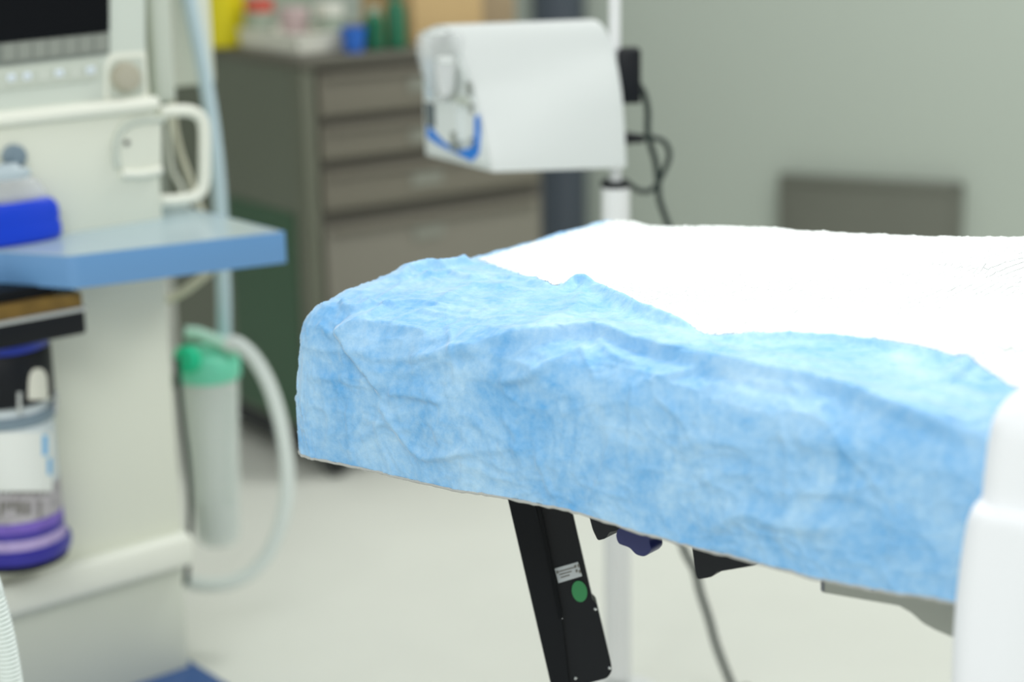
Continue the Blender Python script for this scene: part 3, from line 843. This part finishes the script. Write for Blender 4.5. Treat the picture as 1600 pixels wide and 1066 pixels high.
# black holder with a slot window
hold = lathe_part('holder', [(R * .97, cz(634)), (R * 1.0, cz(630)), (R * 1.0, cz(556)), (R * .96, cz(552))], 'black_plastic', can)
t0 = math.radians(-90)
def cyl(x, y, rr):
    """point on the canister wall seen at (x, y)"""
    d = ray(x, y); o = ORG - ca; a_ = d[0] ** 2 + d[1] ** 2; b_ = 2 * (o[0] * d[0] + o[1] * d[1]); c_ = o[0] ** 2 + o[1] ** 2 - rr * rr
    disc = max(b_ * b_ - 4 * a_ * c_, 0); t = (-b_ - math.sqrt(disc)) / (2 * a_); return ORG + d * t
rows_ = [(576, 5), (579, 9), (583, 12), (589, 14), (600, 15), (612, 15.5), (625, 15.5)]
grid_mesh('slot_window', np.array([[cyl(59.5 + hw * f, y, R * 1.006) for f in np.linspace(-1, 1, 9)] for y, hw in rows_]), 'tray_white', hold)
for x in (30, 86):
    bm = bmesh.new(); add_tube(bm, [cyl(x, 612, R * 1.0), cyl(x, 645, R * 1.0)], 0.004, 10); link_mesh('lug', bm, 'steel', hold, True)
jar = lathe_part('jar', [(R * .93, cz(872)), (R * .95, cz(868)), (R * .95, cz(664)), (R * .88, cz(650)), (R * .86, cz(633))], 'canister_glass', can)
lathe_part('jar_rim', [(R * .95, cz(668)), (R * .985, cz(666)), (R * .985, cz(654)), (R * .93, cz(650))], 'grey_plug', jar)
lathe_part('granules', [(R * .957, cz(818)), (R * .957, cz(764))], 'granule_grey', jar)
lathe_part('violet_granules', [(R * .958, cz(834)), (R * .959, cz(812))], 'violet', jar)
lathe_part('violet_band', [(R * .962, cz(842)), (R * .962, cz(828))], 'violet_dark', jar)
lathe_part('pale_band', [(R * .964, cz(858)), (R * 1.0, cz(855)), (R * .962, cz(839))], 'violet_pale', jar)
lathe_part('base_ring', [(R * .9, cz(880)), (R * 1.05, cz(876)), (R * 1.09, cz(866)), (R * 1.08, cz(858)), (R * 1.0, cz(854))], 'ring_violet', can)
lathe_part('foot', [(R * .85, cz(891)), (R * 1.0, cz(886)), (R * 1.0, cz(878))], 'black_matte', can)
# label wrapped on the jar
LX = np.linspace(-18, 80, 20)
def wrap(ylo, yhi, x0, x1, rr, name, m, parent, n=16):
    xs = np.linspace(x0, x1, n); ys = np.linspace(ylo, yhi, 8)
    return grid_mesh(name, np.array([[cyl(x, y, rr) for y in ys] for x in xs]), m, parent)
lb = wrap(676, 768, -40, 82, R * .962, 'paper_label', 'canister_label', jar)
wrap(680, 712, 66, 75, R * .966, 'blue_print', 'ink_blue', jar, 6)
wrap(716, 742, 74, 81, R * .966, 'blue_print', 'ink_blue', jar, 6)
random.seed(8)
xx = -30
bm = bmesh.new()
while xx < 74:
    wv = random.uniform(3, 9)
    add_prism(bm, [cyl(xx, 769, R * .968), cyl(xx + wv, 768, R * .968), cyl(xx + wv, 774, R * .968), cyl(xx, 775, R * .968)], A3(0, .0008, 0))
    if random.random() < .7:
        hgt = random.uniform(10, 26); add_prism(bm, [cyl(xx, 784, R * .968), cyl(xx + wv, 783, R * .968), cyl(xx + wv, 784 + hgt, R * .968), cyl(xx, 785 + hgt, R * .968)], A3(0, .0008, 0))
    xx += wv + random.uniform(2, 6)
link_mesh('dark_print', bm, 'ink_grey', jar)

# ------------------------------------------------------------------ face mask on the shelf
mk = at_z(12, 379, ZSH + 0.002)
mk = mk + MN * (0.0225 - un(mk)[1])
mask = thing('face_mask', A3(mk[0], mk[1], ZSH), 'blue cushioned breathing mask with clear dome lying on the blue shelf', 'breathing mask')
mx_ = 14
sc = lambda px: px * mk[1] / 2800.0
def mask_prof(rs, name, m, parent):
    """oval rings: (radius x, radius y, z)"""
    n = 48; X = []
    for rx, ry, z in rs:
        X.append([A3(mk[0], mk[1], ZSH + z) + MD * rx * math.cos(t) + MN * 0.72 * ry * math.sin(t) for t in np.linspace(0, 2 * PI, n + 1)])
    return grid_mesh(name, np.array(X), m, parent)
px = mk[1] / 2800.0
cush = mask_prof([(60 * px, .018, .004), (80 * px, .026, .003), (85 * px, .029, .010), (85 * px, .029, .026), (81 * px, .028, .033), (84 * px, .029, .038), (82 * px, .028, .056), (74 * px, .026, .066), (62 * px, .023, .071), (50 * px, .019, .069)], 'cushion', 'royal_blue', mask)
dome = mask_prof([(66 * px, .024, .066), (62 * px, .024, .080), (54 * px, .023, .094), (44 * px, .021, .104), (34 * px, .018, .106)], 'dome', 'clear_plastic', mask)
port = mask_prof([(38 * px, .019, .104), (40 * px, .020, .108), (40 * px, .020, .116), (36 * px, .018, .119), (22 * px, .013, .122), (20 * px, .0125, .128), (.5 * px, .0005, .129)], 'port', 'silicone', mask)
# round grey elbow port cap of the mask, set on the module front behind it
bm = bmesh.new(); add_lathe(bm, mf(20, 244, 0.0), MN, [(0.019, 0), (0.019, 0.010), (0.015, 0.013), (0.012, 0.013), (0.012, 0.016), (0.004, 0.017)], 32)
link_mesh('elbow_port_cap', bm, 'grey_plug', mod, True)

# ------------------------------------------------------------------ hoses by the machine
def hose(name, pts, rad, m, label, cat, ribs=None, n=16, group=None):
    bm = bmesh.new(); add_tube(bm, pts, rad, n, ribs=ribs)
    return tag(link_mesh(name, bm, m, smooth=True), label, cat, group)
hose('supply_hose', [at_D(x, y, 3.32) for x, y in ((272, -110), (288, -40), (302, 30), (316, 100), (328, 170), (337, 240), (343, 310), (346, 380), (349, 450), (350, 520), (348, 560))], 0.0135, 'hose_blue', 'pale blue hose hanging straight down behind the blue shelf', 'hose')
lp = [at_D(x, y, 3.18) for x, y in ((352, 536), (372, 538), (398, 562), (422, 606), (440, 668), (449, 740), (444, 800), (425, 856), (396, 892), (360, 910), (320, 914), (280, 905))]
hose('suction_hose', lp, 0.0135, 'hose_white', 'white suction hose looping from the green lidded jar', 'hose')
bd = 2.08
bp_ = [mp(ubl + 0.02, vb - 0.03, z_bb + 0.004), mp(ubl + 0.02, vb, z_bb - 0.06), at_D(-90, 730, 2.2)] + [at_D(x, y, bd) for x, y in ( (-36, 860), (-12, 930), (4, 990), (15, 1050), (24, 1120), (30, 1200))]
bx = bp_[-1]
bp_ += [A3(bx[0], bx[1] + .02, 0.25), A3(bx[0], bx[1] + .08, 0.03), A3(bx[0] - .1, bx[1] + .2, 0.0165)]
hose('breathing_hose', bp_, 0.0135, 'hose_white', 'white corrugated breathing hose below the violet canister', 'hose', ribs=(0.0058, 0.0018))
hose('thin_cable', [at_D(x, y, 3.16) for x, y in ((256, -60), (258, 0), (262, 50), (264, 90), (268, 140), (272, 190), (281, 235), (295, 275), (306, 310), (318, 335))], 0.0055, 'cord_beige', 'thin beige cable running through the bar handle', 'cable')
hose('light_cable', [at_D(x, y, 3.2) for x, y in ((250, -60), (262, 70), (267, 110), (264, 200), (268, 260), (282, 290), (296, 330), (320, 352))], 0.004, 'cream_light', 'white cable dropping behind the machine side, nearest its edge', 'cable')
hose('beige_tube', [at_D(x, y, 3.24) for x, y in ((345, 395), (325, 425), (308, 440), (288, 455), (266, 466), (240, 470))], 0.0075, 'cord_beige', 'short beige tube curving under the blue shelf', 'tube')
hose('dark_cord', [at_D(x, y, 3.12) for x, y in ((276, 560), (281, 620), (288, 680), (294, 730), (297, 790), (296, 840), (293, 880), (291, 912))], 0.0055, 'cord_dark', 'dark cord running down the side of the cream machine', 'cord')

# ------------------------------------------------------------------ suction jar with green lid
jD = 3.24
jc = at_D(333, 700, jD); jz = lambda y: float(at_D(333, y, jD)[2]); ja = A3(jc[0], jc[1], 0)
jr = abs(at_D(380, 600, jD)[0] - at_D(333, 600, jD)[0])
sj = thing('suction_jar', A3(ja[0], ja[1], jz(846)), 'translucent suction jar with green lid hanging beside the machine', 'suction jar')
bm = bmesh.new(); add_lathe(bm, ja, Z3, [(jr * .55, jz(848)), (jr * .70, jz(842)), (jr * .74, jz(830)), (jr * .98, jz(596)), (jr * 1.0, jz(585)), (jr * .94, jz(585)), (jr * .92, jz(597)), (jr * .68, jz(829)), (jr * .5, jz(838))], 40)
link_mesh('jar', bm, 'jar_milky', sj, True)
bm = bmesh.new(); add_lathe(bm, ja, Z3, [(jr * .50, jz(835)), (jr * .62, jz(828)), (jr * .66, jz(780)), (jr * .5, jz(779))], 32)
link_mesh('liner', bm, 'hose_white', sj, True)
bm = bmesh.new(); add_lathe(bm, ja, Z3, [(jr * 1.02, jz(590)), (jr * 1.08, jz(586)), (jr * 1.08, jz(566)), (jr * 1.0, jz(556)), (jr * .7, jz(546)), (jr * .3, jz(541))], 40)
lid = link_mesh('lid', bm, 'lid_green', sj, True)
bm = bmesh.new(); add_lathe(bm, at_D(300, 560, jD - 0.05), A3(-.55, -.8, .1), [(0.020, 0), (0.026, .002), (0.026, 0.022), (0.02, 0.028)], 28)
link_mesh('lid_knob', bm, 'lid_vivid', lid, True)
bm = bmesh.new(); add_tube(bm, [at_D(290, 520, jD - .02), at_D(310, 522, jD - .02), at_D(340, 534, jD - .02), at_D(372, 548, jD - .02)], 0.012, 14)
link_mesh('lid_port', bm, 'lid_pale', lid, True)
bm = bmesh.new()
for y in range(620, 800, 18):
    xo = 333 + (jr * .9) * 2800 / jD * .72
    add_prism(bm, [at_D(352, y, jD - jr * .92), at_D(366, y - .5, jD - jr * .85), at_D(366, y + 2, jD - jr * .85), at_D(352, y + 2.4, jD - jr * .92)], A3(0, .001, 0))
link_mesh('scale_marks', bm, 'jar_scale', sj)
bm = bmesh.new(); add_box(bm, at_D(300, 590, jD), MD, MN, Z3, 0.11, 0.03, 0.02, .004)
link_mesh('hanger', bm, 'steel_grey', sj)

# ------------------------------------------------------------------ drawer cart
CC = at_z(505, 757, 0); ca_ = math.radians(54)
CD = A3(math.sin(ca_), math.cos(ca_), 0); CN = A3(CD[1], -CD[0], 0)
CWID, CDEP, CHT = 0.69, 0.76, 1.03
def cp(u, v, z): return CC + CD * u + CN * v + Z3 * z
def cbox(bm, u0, u1, v0, v1, z0, z1, bev=0.0, seg=2):
    add_box(bm, cp((u0 + u1) / 2, (v0 + v1) / 2, (z0 + z1) / 2), CD, CN, Z3, u1 - u0, v1 - v0, z1 - z0, bev, seg)
def cf(px, py, v=0.0):
    q = at_pl(px, py, CC + CN * v, CN); return float((q - CC) @ CD), float(q[2])
cart = thing('drawer_cart', cp(CWID / 2, -CDEP / 2, 0), 'grey brown drawer cart behind the table with supplies on top', 'drawer cart')
zb = 0.12
bm = bmesh.new(); cbox(bm, 0.004, CWID, -CDEP, -0.012, zb, CHT - 0.025, 0.004)
body = link_mesh('body', bm, 'cart_gap', cart)
bm = bmesh.new(); cbox(bm, -0.006, 0.004, -CDEP, -0.05, zb, CHT - 0.02, 0.002)
link_mesh('side_panel', bm, 'cart_side', cart)
bm = bmesh.new(); cbox(bm, -0.010, -0.003, -0.40, -0.06, zb + 0.01, 0.66, 0.002)
tag(link_mesh('side_panel', bm, 'cart_side_green', cart), 'dark green lower side panel')
bm = bmesh.new(); cbox(bm, -0.008, 0.028, -0.05, 0.004, zb, CHT - 0.02, 0.006)
link_mesh('corner_post', bm, 'cart_post', cart, True)
bm = bmesh.new(); cbox(bm, -0.015, CWID + 0.015, -CDEP - 0.01, 0.015, CHT - 0.025, CHT, 0.006)
link_mesh('cart_top', bm, 'cart_top', cart, True)
zz = [CHT - 0.03] + [cf(498, y)[1] for y in (192, 262, 346)] + [zb + 0.015]
gaps = [0.010, 0.010, 0.012, 0.018, 0.0]
for k in range(4):
    z1, z0 = zz[k] - gaps[k], zz[k + 1] + gaps[k + 1] * 1.2
    bm = bmesh.new(); cbox(bm, 0.036, CWID - 0.02, -0.012, 0.006, z0, z1, 0.004)
    dr = link_mesh('drawer', bm, 'cart_front' if k < 3 else 'cart_front_low', cart, True)
    bm = bmesh.new(); cbox(bm, 0.05, CWID - 0.034, 0.004, 0.020, z1 - 0.014, z1 - 0.004, 0.003)
    link_mesh('handle', bm, 'cart_front', dr, True)
    bm = bmesh.new(); cbox(bm, 0.28, 0.37, 0.006, 0.0105, z1 - 0.062, z1 - 0.03, 0.001)
    link_mesh('label_holder', bm, 'cart_label', dr)
for u in (0.06, CWID - 0.06):
    for v in (-0.05, -CDEP + 0.06):
        bm = bmesh.new(); add_lathe(bm, cp(u, v, 0.055) - CD * 0.016, CD, [(0.04, 0), (0.055, 0.006), (0.055, 0.034), (0.04, 0.04)], 28)
        cs = link_mesh('caster', bm, 'rubber', cart, True)
        bm = bmesh.new(); cbox(bm, u - 0.02, u + 0.02, v - 0.02, v + 0.02, 0.1, zb + 0.004, 0.003); link_mesh('fork', bm, 'steel_dark', cs)
bm = bmesh.new(); cbox(bm, 0.02, CWID - 0.02, -CDEP + 0.02, -0.02, 0.05, zb + 0.005, 0.004)
link_mesh('bottom_frame', bm, 'rubber', cart)


# supplies on the cart
def cuv(px, py, z=CHT):
    q = at_z(px, py, z); return float((q - CC) @ CD), float((q - CC) @ CN)
def on_cart(name, label, cat, m, u, v, w, d, h, bev=0.004, group=None, z=CHT):
    root = thing(name, cp(u, v, z), label, cat, group)
    return root
# white tray
u, v = cuv(450, 82)
u_a, v_a = 0.03, -0.06
tr = thing('white_tray', cp(0.105, -0.21, CHT), 'shallow white tray on top of the cart, in front of the packets', 'tray')
TZ = CHT + 0.001
bm = bmesh.new()
t0_, t1_, w0_, w1_ = 0.022, 0.185, -0.35, -0.066
cbox(bm, t0_, t1_, w0_, w1_, TZ, TZ + 0.006)
for a0, a1, b0, b1 in ((t0_, t1_, w1_ - .006, w1_), (t0_, t1_, w0_, w0_ + .006), (t0_, t0_ + .006, w0_, w1_), (t1_ - .006, t1_, w0_, w1_)):
    cbox(bm, a0, a1, b0, b1, TZ, TZ + 0.045, 0.001)
link_mesh('tray_shell', bm, 'tray_white', tr)
bm = bmesh.new(); cbox(bm, t0_ - .004, t1_ + .004, w1_ - .004, w1_ + .006, TZ + 0.038, TZ + 0.046, 0.002); cbox(bm, t0_ - .006, t0_ + .004, w0_, w1_, TZ + 0.038, TZ + 0.046, 0.002)
link_mesh('rim', bm, 'tray_white', tr)
def pack(u, v, base_z, w, d, h, name, m, label, cat, lidm):
    root = thing(name, cp(u, v, base_z), label, cat, 'packets in the white tray' if name == 'packet_box' else None)
    bm = bmesh.new(); cbox(bm, u - w / 2, u + w / 2, v - d / 2, v + d / 2, base_z, base_z + h, 0.003)
    link_mesh('carton', bm, m, root)
    bm = bmesh.new(); cbox(bm, u - w / 2 - .002, u + w / 2 + .002, v - d / 2 - .002, v + d / 2 + .002, base_z + h * .75, base_z + h + .004, 0.002)
    link_mesh('lid', bm, lidm, root)
pack(0.052, -0.29, TZ + 0.007, 0.044, 0.055, 0.105, 'packet_box', 'pack_sage', 'sage green packet with red top standing in the white tray', 'packet', 'pack_red')
pack(0.102, -0.21, TZ + 0.007, 0.046, 0.055, 0.085, 'packet_box', 'pack_pink', 'pale pink packet standing in the white tray', 'packet', 'pack_pink')
pack(0.152, -0.13, TZ + 0.007, 0.044, 0.055, 0.095, 'packet_box', 'pack_sage', 'sage green packet with white top standing in the white tray', 'packet', 'tray_white')
pack(0.19, -0.62, TZ, 0.32, 0.14, 0.26, 'supply_box', 'pack_sage', 'large pale green box with pinkish lid at the back of the cart', 'box', 'pack_pink')
# yellow sharps bin
yb = cuv(352, 86)
ybp = at_z(352, 72, CHT + 0.001)
root = thing('sharps_bin', ybp, 'yellow sharps bin on the back corner of the cart', 'bin')
bm = bmesh.new(); add_lathe(bm, ybp, Z3, [(0.046, 0), (0.050, 0.004), (0.054, 0.15), (0.05, 0.152)], 32); link_mesh('bucket', bm, 'yellow', root, True)
bm = bmesh.new(); add_lathe(bm, ybp, Z3, [(0.057, 0.145), (0.057, 0.165), (0.035, 0.18)], 32); link_mesh('lid', bm, 'yellow', root, True)
# blue cup
q = cp(*cuv(553, 81), CHT + 0.001)
root = thing('blue_cup', q, 'small blue cup at the front edge of the cart top', 'cup')
bm = bmesh.new(); add_lathe(bm, q, Z3, [(0.022, 0), (0.029, 0.055), (0.027, 0.055), (0.021, 0.004)], 28); link_mesh('cup_wall', bm, 'cup_blue', root, True)
bm = bmesh.new(); add_lathe(bm, q, Z3, [(0.0305, 0.05), (0.0305, 0.056), (0.027, 0.0565)], 28, cap=False); link_mesh('rim', bm, 'cup_blue', root, True)
# green bottles
for k, (x, y, h, lab) in enumerate(((586, 78, 0.10, 'dark green bottle beside the blue cup, with pale shoulder'), (620, 76, 0.13, 'taller dark green bottle beside the cardboard box'))):
    q = cp(*cuv(x, y), CHT + 0.001)
    root = thing('green_bottle', q, lab, 'bottle', 'green bottles on the cart')
    r_ = 0.024
    bm = bmesh.new(); add_lathe(bm, q, Z3, [(r_ * .9, 0), (r_, .003), (r_, h * .7), (r_ * .5, h * .85)], 28); link_mesh('bottle_body', bm, 'bottle_green', root, True)
    bm = bmesh.new(); add_lathe(bm, q, Z3, [(r_ * .5, h * .84), (r_ * .5, h), (r_ * .4, h * 1.01)], 24); link_mesh('cap', bm, 'pack_sage' if k == 0 else 'bottle_green', root, True)
# cardboard boxes
def cardboard(u0, u1, v0, v1, z0, z1, label, m):
    root = thing('cardboard_box', cp((u0 + u1) / 2, (v0 + v1) / 2, z0), label, 'box', 'cardboard boxes on the cart')
    bm = bmesh.new(); cbox(bm, u0, u1, v0, v1, z0, z1, 0.002); link_mesh('carton', bm, m, root)
    bm = bmesh.new(); cbox(bm, u0 - .001, u1 + .001, (v0 + v1) / 2 - .02, (v0 + v1) / 2 + .02, z1 - .05, z1 + .001, 0.0005); link_mesh('tape', bm, 'card_tan_dark', root)
ua = cuv(648, 70)[0]
cardboard(0.345, 0.55, -0.30, -0.06, TZ, CHT + 0.16, 'tan cardboard box on the cart above the white pump device', 'card_tan')
cardboard(0.556, 0.68, -0.30, -0.10, TZ, CHT + 0.13, 'browner cardboard box at the far end of the cart', 'card_tan_dark')

# ------------------------------------------------------------------ drip stand with white pump
SDp = 2.92
pb = at_D(962, 320, SDp); pa = A3(pb[0], pb[1], 0)
pz = lambda y: float(at_D(962, y, SDp)[2])
stand = thing('drip_stand', pa, 'white drip stand pole rising behind the table', 'drip stand')
bm = bmesh.new(); add_lathe(bm, pa, Z3, [(0.0095, 0.2), (0.0095, 1.75)], 20); link_mesh('upper_pole', bm, 'pole_white', stand, True)
bm = bmesh.new(); add_lathe(bm, pa, Z3, [(0.0235, 0.05), (0.0235, pz(290)), (0.018, pz(288))], 28); link_mesh('lower_tube', bm, 'pole_white', stand, True)
bm = bmesh.new(); add_lathe(bm, pa, Z3, [(0.0245, pz(292)), (0.0245, pz(284)), (0.013, pz(282))], 28); link_mesh('collar', bm, 'black_plastic', stand, True)
bm = bmesh.new(); add_lathe(bm, pa, Z3, [(0.07, 0.0), (0.075, 0.006), (0.074, 0.02), (0.035, 0.03), (0.024, 0.04)], 40); link_mesh('base', bm, 'pole_white', stand, True)
bm = bmesh.new()
add_tube(bm, [pa + A3(-.1, 0, 1.70), pa + A3(-.09, 0, 1.735), pa + A3(0, 0, 1.75), pa + A3(.09, 0, 1.735), pa + A3(.1, 0, 1.70)], 0.004, 10); link_mesh('hook_bar', bm, 'steel', stand, True)

# white pump: a hood extruded from a D profile
pn = at_D(770, 270, 2.86); zlow = float(pn[2])
pr = at_z(981, 263, zlow); pf = at_z(664, 243, zlow)
EX = pr - pn                              # along the hood
IN = pf - pn                              # across the end face, away from us
ENn = np.cross(IN, Z3); ENn /= np.linalg.norm(ENn)
if np.dot(ENn, EX) > 0: ENn = -ENn        # outward at the end face
def ef(px, py, o=0.0): return at_pl(px, py, pn + ENn * o, ENn)
dev = thing('infusion_pump', pn + EX * .5 + IN * .5, 'white rounded pump with clear tubing end clamped to the drip stand', 'pump')
lp_ = [(770, 270), (766, 246), (760, 220), (753, 190), (745, 160), (737, 130), (728, 104), (719, 82), (710, 62), (700, 46), (690, 39), (678, 40)]
rp_ = [(980, 263), (979, 240), (978, 212), (976, 182), (974, 154), (970, 124), (966, 100), (961, 78), (954, 58), (945, 41), (934, 31), (922, 30)]
PR_ = pn + EX
lprof = [ef(*q) for q in lp_]; rprof = [at_pl(x, y, PR_, ENn) for x, y in rp_]
lprof = [lprof[0]] + smooth_path(lprof[1:], 4); rprof = [rprof[0]] + smooth_path(rprof[1:], 4)
lprof += [pn + IN + Z3 * (lprof[-1][2] - zlow - 0.012), pn + IN]
rprof += [PR_ + IN * 0.55 + Z3 * (rprof[-1][2] - zlow - 0.012), PR_ + IN * 0.55]
bm = bmesh.new(); NS = 12; rings = []
for k in range(NS + 1):
    t = k / NS
    rings.append([bm.verts.new(V(a * (1 - t) + b * t)) for a, b in zip(lprof, rprof)])
nP = len(lprof)
for k in range(NS):
    for i in range(nP): bm.faces.new((rings[k][i], rings[k][(i + 1) % nP], rings[k + 1][(i + 1) % nP], rings[k + 1][i]))
bm.faces.new(rings[0][::-1]); bm.faces.new(rings[-1])
bmesh.ops.recalc_face_normals(bm, faces=bm.faces)
sharp = [e for e in bm.edges if e.calc_face_angle(0) > 0.6]
bmesh.ops.bevel(bm, geom=sharp, offset=0.006, segments=3, profile=0.6, affect='EDGES', clamp_overlap=True)
hood = link_mesh('hood', bm, 'device_white', dev, True)
def ep(pts, o, th, name, m, parent, r=0.0, smooth=False):
    bm = bmesh.new(); P = [ef(x, y, o) for x, y in pts]; add_prism(bm, round_poly(P, r) if r else P, -ENn * th)
    return link_mesh(name, bm, m, parent, smooth)
fcp = ep([(672, 238), (757, 258), (752, 222), (740, 172), (726, 122), (708, 74), (690, 52), (668, 60), (662, 130)], 0.006, 0.008, 'end_panel', 'device_face', dev, r=0.006)
ep([(667, 196), (667, 214), (684, 226), (704, 236), (736, 252), (746, 240), (748, 218), (745, 180), (741, 184), (741, 212), (732, 232), (716, 236), (698, 226), (682, 212)], 0.009, 0.004, 'blue_band', 'device_blue', fcp)
ep([(664, 160), (676, 163), (677, 199), (666, 196)], 0.010, 0.004, 'side_window', 'window_grey', fcp, r=0.001)
ep([(680, 156), (712, 160), (716, 222), (700, 226), (684, 212)], 0.018, 0.012, 'tube_holder', 'device_face', fcp, r=0.008)
ep([(706, 150), (724, 152), (730, 158), (732, 164), (716, 164), (714, 190), (708, 190)], 0.012, 0.006, 'tube_clip', 'cream_shade', fcp, r=0.002)
ep([(704, 206), (711, 206), (712, 236), (704, 234)], 0.020, 0.004, 'tube_slot', 'key_grey', fcp, r=0.001)
ep([(727, 127), (732, 128), (734, 150), (729, 149)], 0.009, 0.003, 'vent_slot', 'key_grey', fcp, r=0.0006)
ep([(732, 160), (737, 161), (738, 178), (733, 177)], 0.009, 0.003, 'vent_slot', 'key_grey', fcp, r=0.0006)
bm = bmesh.new(); add_lathe(bm, ef(740, 222, 0.008), ENn, [(0.008, 0), (0.008, .006), (.004, .008)], 20); link_mesh('screw', bm, 'steel', fcp, True)
ep([(690, 56), (676, 60), (668, 80), (666, 112), (672, 140), (684, 154), (704, 154), (718, 138), (716, 108), (708, 76), (700, 60)], 0.009, 0.004, 'dome_ring_shade', 'key_light', fcp, r=0.008)  # added grey patch: paints the darker glassy ring of the clear dome
# clear domes and chambers
def vert_lathe(px, py0, py1, o, prof, name, m, parent):
    p = ef(px, py1, o); h = float(ef(px, py0, o)[2] - p[2])
    bm = bmesh.new(); add_lathe(bm, p, Z3, [(r, t * h) for r, t in prof], 32); return link_mesh(name, bm, m, parent, True)
dm = vert_lathe(690, 50, 158, 0.020, [(0.010, 0), (0.022, .18), (0.034, .45), (0.040, .72), (0.0395, .9), (0.034, .99), (0.020, 1.0)], 'clear_dome', 'clear_plastic', dev)
vert_lathe(683, 47, 56, 0.022, [(0.016, 0), (0.017, .6), (0.014, 1.0)], 'dome_cap', 'device_white', dm)
vert_lathe(697, 92, 150, 0.055, [(0.007, 0), (0.014, .25), (0.016, .85), (0.013, 1)], 'drip_chamber', 'clear_plastic', dm)
vert_lathe(696, 89, 97, 0.055, [(0.013, 0), (0.014, .7), (0.009, 1)], 'chamber_cap', 'device_white', dm)
vert_lathe(672, 92, 154, 0.035, [(0.006, 0), (0.009, .4), (0.009, 1)], 'inner_tube', 'silicone', dm)
# black clamp block on the pole
cb = at_D(982, 118, SDp)
bm = bmesh.new(); add_box(bm, cb + A3(0, .005, 0), (1, 0, 0), (0, 1, 0), Z3, 0.038, 0.05, 0.088, 0.004)
add_box(bm, A3(pa[0] + .012, pa[1] + .012, cb[2] + 0.01), (1, 0, 0), (0, 1, 0), Z3, 0.024, 0.036, 0.05, 0.004)
link_mesh('pole_clamp', bm, 'black_plastic', dev, True)
# cables
kp = [at_D(x, y, 2.96) for x, y in ((996, 130), (1006, 146), (1012, 172), (1012, 205), (1017, 228), (1024, 252), (1028, 282), (1030, 310), (1038, 335), (1046, 358), (1056, 400), (1066, 500), (1060, 640), (1056, 780), (1064, 840), (1072, 866), (1086, 892), (1094, 925), (1108, 968), (1118, 1005), (1134, 1048), (1150, 1082))]
e_ = kp[-1]
kp += [A3(e_[0] + .02, e_[1] - .02, 0.010), A3(e_[0] + .04, e_[1] - .12, 0.0062), A3(e_[0] - .04, e_[1] - .26, 0.0062)]
hose('clamp_cable', kp, lambda t: 0.0054 if t < 0.5 else 0.0068, 'cord_dark', 'dark green grey cable running from the black pole clamp down to the floor', 'cable')
pc = hose('loop_cable', [at_D(x, y, 2.96) for x, y in ((1000, 217), (1016, 215), (1034, 219), (1044, 232), (1045, 248), (1037, 268), (1028, 286), (1018, 297), (1002, 299), (988, 292), (976, 283), (958, 281), (944, 283))], 0.0048, 'cord_dark', 'black cable looping from the plug behind the white pump', 'cable')
bm = bmesh.new(); add_tube(bm, [at_D(976, 216, 2.96), at_D(990, 216, 2.96), at_D(1006, 217, 2.96)], lambda t: 0.011 - 0.004 * t, 14); link_mesh('plug', bm, 'black_plastic', pc, True)

# ------------------------------------------------------------------ light
w = bpy.data.worlds.new('room_light'); scene.world = w; w.use_nodes = True
bg = w.node_tree.nodes['Background']; bg.inputs[0].default_value = (0.955, 0.975, 0.955, 1); bg.inputs[1].default_value = 0.79
def area(name, loc, target, size, power, col=(1, 1, 1)):
    d = bpy.data.lights.new(name, 'AREA'); d.shape = 'RECTANGLE'; d.size, d.size_y = size; d.energy = power; d.color = col
    o = bpy.data.objects.new(name, d); COL.objects.link(o); o.location = V(loc)
    o.rotation_euler = (V(target) - V(loc)).to_track_quat('-Z', 'Y').to_euler(); return o
tc = tab(0.55, TW / 2, 0.95)
sl = area('surgical_light', tc + A3(0.0, 0.50, 1.05), tc, (0.4, 0.4), 3.7, (1.0, 0.99, 0.97)); sl.data.spread = math.radians(95)
area('ceiling_light', (-0.6, 0.0, 2.6), (-0.3, 2.6, 0.4), (1.6, 0.8), 35, (0.98, 1.0, 0.98))
area('ceiling_light', (1.2, 3.8, 2.8), (1.2, 3.9, 0), (1.2, 0.6), 34, (0.98, 1.0, 0.97))
